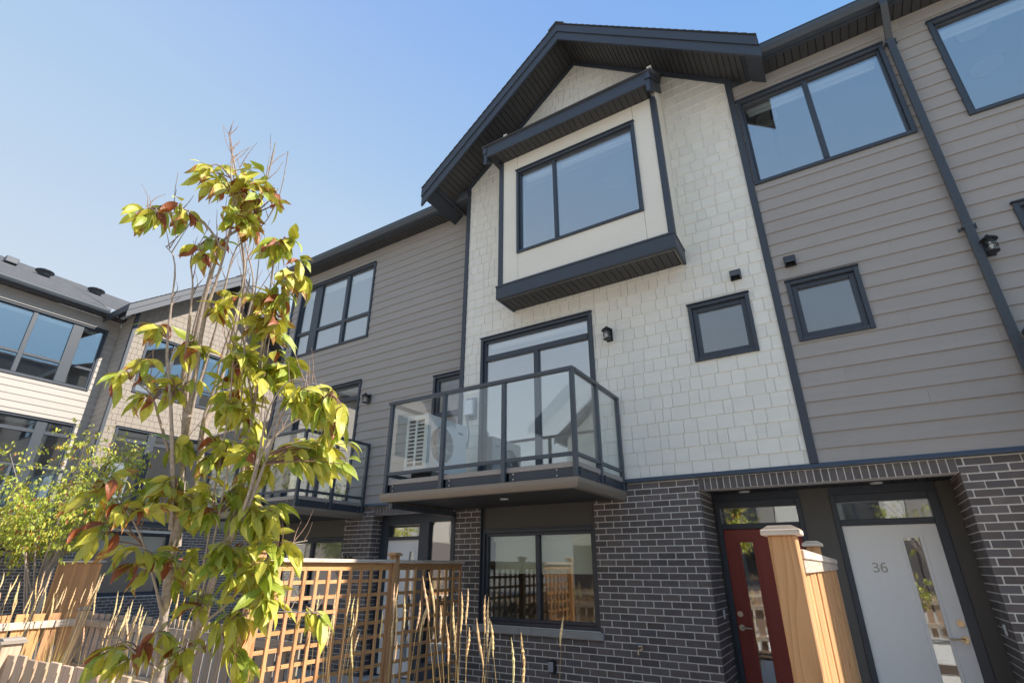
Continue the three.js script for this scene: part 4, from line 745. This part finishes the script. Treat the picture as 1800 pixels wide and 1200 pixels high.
// ================================================================== plants
// leaf atlas: 4 columns of leaves (stalk at the bottom) and one strip for stalks
function leafAtlas() {
  const W = 1024, H = 512, cv = document.createElement('canvas'); cv.width = W; cv.height = H; const x = cv.getContext('2d'), cw = 240;
  const cols = [['#a2b038', '#bcc046', 0], ['#cfc94a', '#e0d05e', 0], ['#c2be48', '#dcc462', .38], ['#a5502c', '#8a3c26', 1]];
  cols.forEach(([a, b, red], i) => {
    const x0 = i * cw; x.save(); x.beginPath(); x.rect(x0, 0, cw, H); x.clip();
    x.fillStyle = a; x.fillRect(x0, 0, cw, H);
    for (let k = 0; k < 260; k++) { x.globalAlpha = .05; x.fillStyle = k % 3 ? b : '#4f7a1c'; const r = 8 + rnd() * 34; x.beginPath(); x.ellipse(x0 + rnd() * cw, rnd() * H, r, r * .6, rnd() * 3, 0, 7); x.fill(); }
    x.globalAlpha = 1;
    if (red > 0 && red < 1) for (let k = 0; k < 340; k++) { const t = Math.pow(rnd(), 1.6) * red * H, u = rnd(); x.globalAlpha = .22; x.fillStyle = pick(['#a2431f', '#8c3018', '#b85a2a', '#7c2d1a']); x.beginPath(); x.ellipse(x0 + u * cw, t * (.5 + u * .7), 6 + rnd() * 20, 5 + rnd() * 12, rnd() * 3, 0, 7); x.fill(); }
    if (red === 1) for (let k = 0; k < 120; k++) { x.globalAlpha = .16; x.fillStyle = pick(['#c07a3e', '#6e2a1c', '#b0522c', '#8c6a2c']); x.beginPath(); x.ellipse(x0 + rnd() * cw, rnd() * H, 8 + rnd() * 26, 6 + rnd() * 14, rnd() * 3, 0, 7); x.fill(); }
    x.globalAlpha = 1; const vein = red === 1 ? 'rgba(214,150,90,.5)' : 'rgba(224,226,140,.55)'; x.strokeStyle = vein; x.lineWidth = 7; x.beginPath(); x.moveTo(x0 + cw / 2, 0); x.lineTo(x0 + cw / 2, H); x.stroke();
    x.lineWidth = 3; for (let k = 0; k < 11; k++) for (const s of [-1, 1]) { const y = H - 30 - k * 44; x.beginPath(); x.moveTo(x0 + cw / 2, y); x.quadraticCurveTo(x0 + cw / 2 + s * 60, y - 20, x0 + cw / 2 + s * 118, y - 74); x.stroke(); }
    x.restore();
  });
  x.fillStyle = '#9c5a3c'; x.fillRect(960, 0, 64, H);
  const t = new THREE.CanvasTexture(cv); t.colorSpace = THREE.SRGBColorSpace; t.magFilter = THREE.LinearFilter; return t;
}
const leafMat = phys({ color: lin(.97, .95, .9), map: leafAtlas(), roughness: .5, transmission: .42, thickness: 0, side: THREE.DoubleSide });
// a leaf along +y (stalk at the origin), face towards +z, folded on its midrib and curving down towards -z
function leafGeo(kind, L, w, fold, droop, twist, curl, N = 7) {
  const rows = [], P = [], U = [], st = .022;
  const wid = t => Math.pow(Math.sin(Math.PI * Math.pow(t, .82)), .85) * (1 - .55 * Math.pow(t, 6)) * w / 2;
  for (let i = 0; i <= N; i++) {
    const t = i / N, a = droop * t, y = st + L * (t - droop * droop * t * t * t / 6), z = -L * droop * t * t / 2, ww = i === N ? .0006 : i === 0 ? .001 : wid(t), row = [], tw = twist * t;
    for (const s of [-1, -.5, 0, .5, 1]) { const f = fold * (1 + .4 * Math.sin(t * 9 + s)) , xx = s * ww * Math.cos(f), zz = Math.abs(s) * ww * Math.sin(f) + curl * Math.abs(s * s) * ww * (t * t) + .0012 * Math.sin(t * 30 + s * 4) * Math.abs(s); row.push([xx * Math.cos(tw) - zz * Math.sin(tw), y, z + xx * Math.sin(tw) + zz * Math.cos(tw), (kind * 240 + 120 + s * 104) / 1024, t]); }
    rows.push(row);
  }
  const q = v => { P.push(v[0], v[1], v[2]); U.push(v[3], v[4]); };
  for (let i = 0; i < N; i++) for (let k = 0; k < 4; k++) { const [a, b, c, d] = [rows[i][k], rows[i][k + 1], rows[i + 1][k + 1], rows[i + 1][k]];[a, b, c, a, c, d].forEach(q); }
  const r = .0011; for (let k = 0; k < 3; k++) { const a = k * 2.094, b = a + 2.094, p = (an, y) => [Math.cos(an) * r, y, Math.sin(an) * r, .97, .5];[p(a, 0), p(b, 0), p(b, st + .004), p(a, 0), p(b, st + .004), p(a, st + .004)].forEach(q); }
  const g = new THREE.BufferGeometry(); g.setAttribute('position', new THREE.Float32BufferAttribute(P, 3)); g.setAttribute('uv', new THREE.Float32BufferAttribute(U, 2)); g.computeVertexNormals();
  return prep(g);
}
const STEMS=[
 [0.026,0.006,[[-3.266,0.715,4.767],[-3.151,1.058,4.872],[-2.987,1.573,5.034],[-2.863,1.903,5.126],[-2.810,2.172,5.205],[-2.654,2.511,5.308],[-2.551,2.740,5.387],[-2.422,2.976,5.428],[-2.304,3.238,5.489],[-2.223,3.422,5.533]]],
 [0.020,0.005,[[-3.112,0.738,4.774],[-2.918,1.170,4.875],[-2.776,1.458,4.935],[-2.647,1.690,4.974],[-2.527,1.947,5.031],[-2.385,2.307,5.127],[-2.269,2.553,5.219],[-2.177,2.747,5.287],[-2.092,2.999,5.363]]],
 [0.017,0.006,[[-2.965,1.693,5.031],[-2.945,1.913,5.079],[-2.832,2.408,5.237],[-2.774,2.573,5.286],[-2.666,2.784,5.353],[-2.561,3.001,5.399],[-2.466,3.165,5.424],[-2.314,3.248,5.397],[-2.217,3.397,5.414],[-2.120,3.613,5.465]]],
 [0.012,0.003,[[-2.910,1.770,5.113],[-2.800,1.972,5.212],[-2.674,2.318,5.375],[-2.635,2.552,5.471],[-2.574,2.746,5.533],[-2.518,2.923,5.588],[-2.517,2.998,5.626],[-2.536,3.018,5.648]]],
 [0.011,0.003,[[-2.744,2.405,5.309],[-2.641,2.575,5.384],[-2.589,2.731,5.432],[-2.541,2.887,5.482],[-2.522,3.004,5.530],[-2.499,3.043,5.535]]],
 [0.014,0.004,[[-2.902,1.774,5.033],[-2.826,2.084,5.093],[-2.795,2.320,5.131],[-2.762,2.426,5.126],[-2.699,2.602,5.151],[-2.595,2.828,5.203],[-2.504,3.054,5.262],[-2.462,3.267,5.371],[-2.396,3.534,5.492],[-2.393,3.659,5.554]]],
 [0.013,0.003,[[-2.782,1.433,4.925],[-2.561,1.687,5.008],[-2.364,1.881,5.062],[-2.233,2.072,5.105],[-2.122,2.266,5.135],[-2.010,2.362,5.116],[-1.925,2.338,5.051]]],
 [0.010,0.003,[[-3.059,1.322,4.950],[-2.978,1.535,5.099],[-2.932,1.738,5.238],[-2.926,1.860,5.348],[-2.971,1.907,5.426]]],
 [0.009,0.003,[[-2.859,2.062,5.205],[-2.801,2.257,5.346],[-2.771,2.374,5.439],[-2.821,2.431,5.524]]],
 [0.006,0.002,[[-2.394,3.054,5.451],[-2.407,3.148,5.558],[-2.453,3.172,5.650],[-2.525,3.169,5.719],[-2.578,3.195,5.764]]],
 [0.010,0.003,[[-2.527,1.947,5.031],[-2.474,2.115,4.994],[-2.419,2.235,4.944],[-2.309,2.327,4.872],[-2.199,2.363,4.784]]],
 [0.009,0.003,[[-2.834,1.330,4.905],[-2.639,1.436,4.903],[-2.467,1.588,4.900],[-2.329,1.688,4.865],[-2.248,1.714,4.803]]],
 [0.008,0.002,[[-2.918,1.170,4.875],[-2.698,1.287,4.889],[-2.518,1.391,4.882],[-2.359,1.405,4.816],[-2.184,1.400,4.731]]],
 [0.007,0.002,[[-3.107,1.115,4.900],[-3.040,1.212,5.062],[-3.040,1.294,5.181],[-3.062,1.275,5.236]]],
 [0.006,0.002,[[-2.385,2.307,5.127],[-2.316,2.545,5.270],[-2.275,2.687,5.343],[-2.177,2.877,5.406]]],
 [0.005,0.001,[[-2.304,3.238,5.489],[-2.279,3.421,5.567],[-2.249,3.521,5.600]]],
];
const CLUSTERS=[ // centre, radius, leaves, share of reddened leaves
 [-2.315,3.356,5.530,0.179,24,0.55],
 [-2.190,3.343,5.421,0.133,18,0.50],
 [-2.364,3.421,5.620,0.086,6,0.45],
 [-2.289,3.198,5.434,0.127,18,0.60],
 [-2.534,3.180,5.730,0.099,11,0.35],
 [-2.463,3.149,5.644,0.072,8,0.50],
 [-2.429,3.081,5.486,0.097,11,0.50],
 [-2.060,3.036,5.337,0.100,14,0.45],
 [-2.042,2.909,5.261,0.100,14,0.50],
 [-2.119,2.797,5.277,0.121,18,0.50],
 [-2.194,2.671,5.259,0.110,14,0.35],
 [-2.446,2.792,5.349,0.103,10,0.20],
 [-2.651,2.666,5.514,0.072,6,0.35],
 [-2.598,2.609,5.349,0.103,10,0.30],
 [-2.792,2.456,5.519,0.121,10,0.15],
 [-2.752,2.374,5.427,0.100,9,0.20],
 [-2.712,2.425,5.326,0.097,9,0.20],
 [-2.398,2.512,5.240,0.168,26,0.12],
 [-2.217,2.470,5.170,0.137,22,0.05],
 [-2.598,2.379,5.206,0.144,16,0.12],
 [-2.397,2.307,5.135,0.123,16,0.10],
 [-2.038,2.320,5.085,0.106,18,0.02],
 [-1.969,2.223,4.993,0.112,22,0.02],
 [-1.996,2.080,4.912,0.102,16,0.02],
 [-2.133,2.117,4.938,0.110,14,0.05],
 [-2.583,2.137,5.099,0.157,22,0.15],
 [-2.355,2.066,5.049,0.137,18,0.10],
 [-2.738,2.194,5.198,0.104,9,0.15],
 [-2.955,1.933,5.416,0.129,12,0.55],
 [-2.892,1.862,5.303,0.125,14,0.50],
 [-2.837,1.946,5.222,0.112,12,0.25],
 [-3.031,1.733,5.400,0.090,7,0.45],
 [-2.785,1.899,5.127,0.130,16,0.15],
 [-2.585,1.867,5.064,0.139,20,0.10],
 [-2.368,1.836,4.991,0.130,18,0.05],
 [-2.329,1.688,4.865,0.098,8,0.03],
 [-2.946,1.624,5.189,0.121,10,0.40],
 [-2.875,1.613,5.036,0.125,12,0.35],
 [-2.593,1.638,4.977,0.137,18,0.10],
 [-2.453,1.563,4.904,0.124,16,0.05],
 [-2.811,1.433,4.943,0.112,9,0.40],
 [-2.562,1.389,4.882,0.135,14,0.10],
 [-2.373,1.442,4.844,0.106,9,0.03],
 [-3.045,1.212,5.168,0.116,9,0.08],
 [-2.877,1.209,4.934,0.110,8,0.35],
 [-2.586,1.194,4.823,0.097,7,0.05],
 [-2.224,1.371,4.741,0.079,4,0.00],
 [-3.036,1.278,5.004,0.101,6,0.50],
];
{
  const shapes = [0, 1, 2, 3].map(kind => [0, 1, 2, 3].map(() => leafGeo(kind, 1, rr(.33, .42), rr(.12, .45), kind === 3 ? rr(.9, 1.7) : rr(.5, 1.15), rr(-.5, .5), kind === 3 ? rr(.6, 1.4) : kind === 2 ? rr(.1, .6) : rr(-.1, .25))));
  const G = thing('cherry_tree', 'tall narrow cherry tree with yellow green leaves and reddened tips', 'tree', null, -3.15, 0, 4.9), O = V(-3.15, 0, 4.9);
  const stems = STEMS.map(([r0, r1, pts]) => ({ r0, r1, pts: pts.map(p => V(...p).sub(O)) }));
  stems[0].pts.unshift(V(-.05, -.05, -.12)); stems[1].pts.unshift(V(.05, -.05, -.08)); stems[0].r0 = .036; stems[1].r0 = .026;
  for (const [i, n] of [[1, 4], [5, 3], [6, 2], [2, 2]]) for (let k = 0; k < n; k++) { const o = V(rr(-.1, .1), 0, rr(-.1, .1)), s0 = stems[i]; stems.push({ r0: rr(.006, .011), r1: .002, pts: s0.pts.slice(i === 1 ? 2 : 1).map((p, j) => p.clone().addScaledVector(o, Math.min(1, j * .35)).add(V(rr(-.012, .012), 0, rr(-.012, .012)))) }); }
  for (const s of stems) s.r1 = Math.min(s.r1, .003);
  stems.forEach((s, i) => { // knobbly stem
    const g = tube(s.pts, s.r0, s.r1, 26, 8), p = g.attributes.position, n = g.attributes.normal;
    for (let k = 0; k < p.count; k++) { const q = 1 + .0; const f = s.r0 * .28 * noise.noise(p.getX(k) * 14, p.getY(k) * 9, p.getZ(k) * 14); p.setXYZ(k, p.getX(k) + n.getX(k) * f * q, p.getY(k), p.getZ(k) + n.getZ(k) * f); }
    mesh(i === 0 ? 'trunk' : 'branch', g, M.bark, G);
  });
  const samples = stems.flatMap(s => new THREE.CatmullRomCurve3(s.pts).getPoints(30));
  const twigs = [], leaves = [], m4 = new THREE.Matrix4(), qt = new THREE.Quaternion(), up = V(0, 1, 0);
  for (const [cx, cy, cz, R, n0, red] of CLUSTERS) {
    const n = Math.round(n0 * (cx > -2.62 && cy < 2.75 ? 2.9 : 2.3));
    const c = V(cx, cy, cz).sub(O); let best = samples[0], bd = 1e9; for (const s of samples) { const d = s.distanceTo(c) + (s.y > c.y - .03 ? .12 : 0); if (d < bd) { bd = d; best = s; } }
    const out = c.clone().sub(best).setY(0); const tw = [];
    const nt = Math.max(1, Math.round(n / 6));
    for (let k = 0; k < nt; k++) {
      const a = rnd() * 6.283, e = V(Math.cos(a) * R * rr(.3, .85), R * rr(-.5, .65), Math.sin(a) * R * rr(.3, .85)).add(c), mid = best.clone().lerp(e, .5).add(V(rr(-.03, .03), rr(.0, .06), rr(-.03, .03)));
      const cv = new THREE.CatmullRomCurve3([best, mid, e]); tw.push(cv); twigs.push(tube([best, mid, e], .0042, .0016, 7, 5, [.75, .52, .42]));
    }
    for (let k = 0; k < n; k++) {
      const cv = tw[k % nt], t = Math.pow(rnd(), .6) * .75 + .25, p = cv.getPoint(Math.min(1, t)).add(V(rr(-1, 1), rr(-1, 1), rr(-1, 1)).multiplyScalar(.012)), tan = cv.getTangent(Math.min(1, t));
      const a = rnd() * 6.283, dir = V(Math.cos(a), 0, Math.sin(a)).multiplyScalar(.9).addScaledVector(tan, .55).addScaledVector(out, 1.2).add(V(0, rr(-1.25, .1), 0)).normalize();
      const kind = rnd() < red ? (rnd() < .36 ? 3 : 2) : (rnd() < .58 ? 1 : 0), L = rr(.085, .15) * (cy < 1.9 ? 1.08 : .95) * (kind === 3 ? .85 : 1);
      // face of the leaf: upwards, square to its length
      const z = up.clone().multiplyScalar(rr(.3, 1)).addScaledVector(V(Math.cos(a), 0, Math.sin(a)), rr(.2, 1.1)).add(V(rr(-.6, .6), 0, rr(-.6, .6))); z.addScaledVector(dir, -z.dot(dir)).normalize(); const x = dir.clone().cross(z).normalize(); z.crossVectors(x, dir);
      m4.makeBasis(x, dir, z); qt.setFromRotationMatrix(m4);
      leaves.push({ g: pick(shapes[kind]), p, q: qt.clone(), L, score: L * L });
    }
  }
  for (const s of stems) { const cv = new THREE.CatmullRomCurve3(s.pts); for (let k = 0; k < 7; k++) { const t = rr(.45, 1), b = cv.getPoint(t), a = rnd() * 6.283, L = rr(.06, .2), e = b.clone().add(V(Math.cos(a) * L * .45, L, Math.sin(a) * L * .45)); twigs.push(tube([b, b.clone().lerp(e, .5).add(V(rr(-.015, .015), 0, rr(-.015, .015))), e], .0026, .0009, 6, 4, [.9, .72, .62])); } }
  mesh('twigs', twigs, M.bark, G).userData.kind = 'stuff';
  // the largest leaves singly, the others as one part
  leaves.sort((a, b) => b.score / b.p.clone().add(O).distanceToSquared(camera.position) - a.score / a.p.clone().add(O).distanceToSquared(camera.position));
  leaves.slice(0, 300).forEach(l => { const o = mesh('leaf', l.g, leafMat, G); o.position.copy(l.p); o.quaternion.copy(l.q); o.scale.setScalar(l.L); });
  const rest = leaves.slice(300).map(l => l.g.clone().applyMatrix4(new THREE.Matrix4().compose(l.p, l.q, V(l.L, l.L, l.L))));
  mesh('smaller_leaves', rest, leafMat, G).userData.kind = 'stuff';
}
// small tree: fine leaves in drooping sprays
function smallTree(label, x, z, h, R, nl, s, sd) {
  seed = sd;
  const G = thing(h < 2 ? 'shrub' : 'ornamental_tree', label, h < 2 ? 'shrub' : 'tree', null, x, 0, z);
  mesh('trunk', tube([V(0, -.05, 0), V(.04, h * .15, .02), V(.0, h * .34, .0)], .05, .034, 12, 8), M.bark, G);
  const tips = [], wood = [];
  for (let k = 0; k < 13; k++) { const a = k / 13 * 6.283 + rr(-.2, .2), el = rr(.35, 1), r = R * rr(.5, 1), e = V(Math.cos(a) * r, h * (.42 + .52 * el), Math.sin(a) * r * .9), b = V(.0, h * rr(.2, .4), 0), m = b.clone().lerp(e, .5).add(V(0, h * .08, 0)); wood.push(tube([b, m, e], .018, .004, 8, 5)); tips.push([b, m, e]); }
  mesh('limbs', wood, M.bark, G);
  const one = leafGeo(0, 1, .4, .3, .7, .1, .1, 4), two = leafGeo(1, 1, .4, .3, .9, -.2, .1, 4), red = leafGeo(3, 1, .42, .3, .9, .2, .3, 4), simp = g => g, parts = [], m4 = new THREE.Matrix4(), up = V(0, 1, 0);
  for (let k = 0; k < nl / 8; k++) {
    const [b, m, e] = pick(tips), cv = new THREE.QuadraticBezierCurve3(b, m, e), p0 = cv.getPoint(rr(.35, 1)), a = rnd() * 6.283, end = p0.clone().add(V(Math.cos(a) * R * rr(.12, .4), rr(-.12, .26) * R, Math.sin(a) * R * rr(.12, .4))), mid = p0.clone().lerp(end, .5).add(V(0, .06, 0));
    const tw = new THREE.QuadraticBezierCurve3(p0, mid, end);
    for (let i = 0; i < 8; i++) { const t = rr(.15, 1), p = tw.getPoint(t), an = rnd() * 6.283, d = V(Math.cos(an), rr(-1.4, -.1), Math.sin(an)).addScaledVector(tw.getTangent(t), .6).normalize(), zz = up.clone().add(V(Math.cos(an) + rr(-.6, .6), 0, Math.sin(an) + rr(-.6, .6))); zz.addScaledVector(d, -zz.dot(d)).normalize(); const xx = d.clone().cross(zz); const L = s * rr(.7, 1.25); m4.makeBasis(xx, d, zz).scale(V(L, L, L)).setPosition(p); const q = rnd(); parts.push((q < .62 ? one : q < .95 ? two : red).clone().applyMatrix4(m4)); }
  }
  mesh('crown', parts, leafMat, G);
  return G;
}
smallTree('small bushy tree with fine green leaves in front of the sunlit house', -11.4, 2.75, 3.9, 1.5, 9000, .074, 77);
smallTree('young green tree across the path, left of two', -3.4, 11.2, 4.2, 1.4, 900, .1, 78);
smallTree('young green tree across the path, right of two', 1.7, 11.6, 4.4, 1.5, 900, .1, 79);

for (const [x, z, h, k] of [[-1.6, 8.9, 1.5, 0], [-.3, 9.0, 1.3, 1], [.9, 8.95, 1.6, 2], [2.2, 9.0, 1.2, 3]]) smallTree(['bushy green shrub across the path, first from the side row', 'bushy green shrub across the path, second from the side row', 'bushy green shrub across the path, third from the side row', 'bushy green shrub across the path, fourth from the side row'][k], x, z, h, .55, 500, .1, 90 + k);
// feather reed grass: fine blades, straw stalks with plumes
function reedGrass(label, x, z, h, n, spread, sd) {
  seed = sd;
  const G = thing('reed_grass', label, 'ornamental grass', 'clumps of feather reed grass', x, 0, z), blades = [];
  for (let k = 0; k < n * 3; k++) {
    const a = rnd() * 6.283, r = rnd() * spread * .5, L = h * rr(.4, .7), l = rr(.1, .35), b = V(Math.cos(a) * r, 0, Math.sin(a) * r), w = rr(.003, .0055), c = rnd() < .45 ? [.62, .95, .35] : [1, .92, .7], T3 = [], side = V(-Math.sin(a), 0, Math.cos(a)); let pa, pb;
    for (let i = 0; i <= 5; i++) { const t = i / 5, p = b.clone().add(V(Math.cos(a) * l * t * t * L, L * (t - .25 * t * t * l * 3), Math.sin(a) * l * t * t * L)), ww = w * (1 - t * .92), q1 = p.clone().addScaledVector(side, ww), q2 = p.clone().addScaledVector(side, -ww); if (i) quad(T3, pa, q1, q2, pb); pa = q1; pb = q2; }
    blades.push(geo(T3, { c }));
  }
  mesh('blades', blades, M.straw, G).userData.kind = 'stuff';
  const stalks = [];
  for (let k = 0; k < n; k++) {
    const a = rnd() * 6.283, r = rnd() * spread * .45, H = h * rr(.78, 1.05), lean = rr(.02, .2), b = V(Math.cos(a) * r, 0, Math.sin(a) * r), tip = b.clone().add(V(Math.cos(a) * lean * H + rr(-.05, .05), H, Math.sin(a) * lean * H + rr(-.05, .05))), mid = b.clone().lerp(tip, .55).add(V(rr(-.015, .015), .01, rr(-.015, .015)));
    stalks.push(tube([b, mid, tip], .0022, .0011, 7, 4, [1, .95, .8]));
    const pl = H * rr(.15, .22), d = tip.clone().sub(mid).normalize(), s = tip.clone().addScaledVector(d, -pl * .82), e = tip.clone().addScaledVector(d, pl * .18), N = 13, P = [];
    const cvp = t => s.clone().lerp(e, t).add(V(.006 * Math.sin(t * 3 + k), 0, .006 * Math.cos(t * 4 + k)));
    const ax = V(0, 0, 1).cross(d).normalize(), ay = d.clone().cross(ax), rings = [];
    for (let i = 0; i <= N; i++) { const t = i / N, w = .009 * Math.pow(Math.sin(Math.PI * (.05 + .92 * t)), .7) * (1 - .35 * t) * (i % 2 ? 1.22 : .8) * rr(.8, 1.2), c = cvp(t), ring = []; for (let j = 0; j < 6; j++) { const an = j / 6 * 6.283 + i * .4; ring.push(c.clone().addScaledVector(ax, Math.cos(an) * w).addScaledVector(ay, Math.sin(an) * w)); } rings.push(ring); }
    for (let i = 0; i < N; i++) for (let j = 0; j < 6; j++) quad(P, rings[i][j], rings[i][(j + 1) % 6], rings[i + 1][(j + 1) % 6], rings[i + 1][j]);
    mesh('plume', geo(P, { c: [rr(.85, 1.1), rr(.85, 1.05), rr(.8, 1)] }), M.plume, G);
  }
  mesh('stalks', stalks, M.straw, G).userData.kind = 'stuff';
}
reedGrass('tan reed grass in front of the middle lattice post', -3.25, 3.1, 1.36, 11, .32, 201);
reedGrass('tan reed grass in front of the window sill end of the lattice', -2.45, 3.15, 1.46, 13, .4, 202);
reedGrass('sparse tan reed grass below the dark framed ground floor window', -1.9, 3.3, 1.36, 6, .5, 203);
reedGrass('tan reed grass in front of the sunlit lattice panel', -4.25, 2.75, 1.3, 12, .4, 204);
reedGrass('tan reed grass against the shaded grey picket fence', -6.9, 3.4, 1.25, 14, .5, 205);
reedGrass('tan reed grass between the two picket fences at the cherry trunk', -5.6, 3.6, 1.3, 12, .5, 206);
reedGrass('tan reed grass behind the pale rail, closest to its end post', -9.4, 2.95, 1.42, 16, .5, 207);
reedGrass('tan reed grass behind the pale rail, at the left edge of the picture', -9.4, 4.1, 1.46, 18, .55, 208);
reedGrass('tan reed grass behind the pale rail, middle of three', -9.45, 3.5, 1.44, 16, .5, 209);

// ================================================================== ground
struct('ground', bx(-120, 120, -.3, -.02, -120, 120), M.gravel);
struct('walkway', bx(-40, 40, -.018, -.004, 5.35, 8.6), M.concrete);
struct('patio', bx(-10.7, 12, -.018, -.006, -.9, 4.2), M.concrete);
struct('planting_bed', bx(-10.7, 12, -.018, .01, 4.21, 5.34), M.soil);
struct('court_paving', bx(-17.2, -10.71, -.018, -.008, -1.5, 5.34), M.concrete);

scene.traverse(o => { if (o.isMesh) { o.castShadow = true; o.receiveShadow = true; } });
renderer.render(scene, camera);
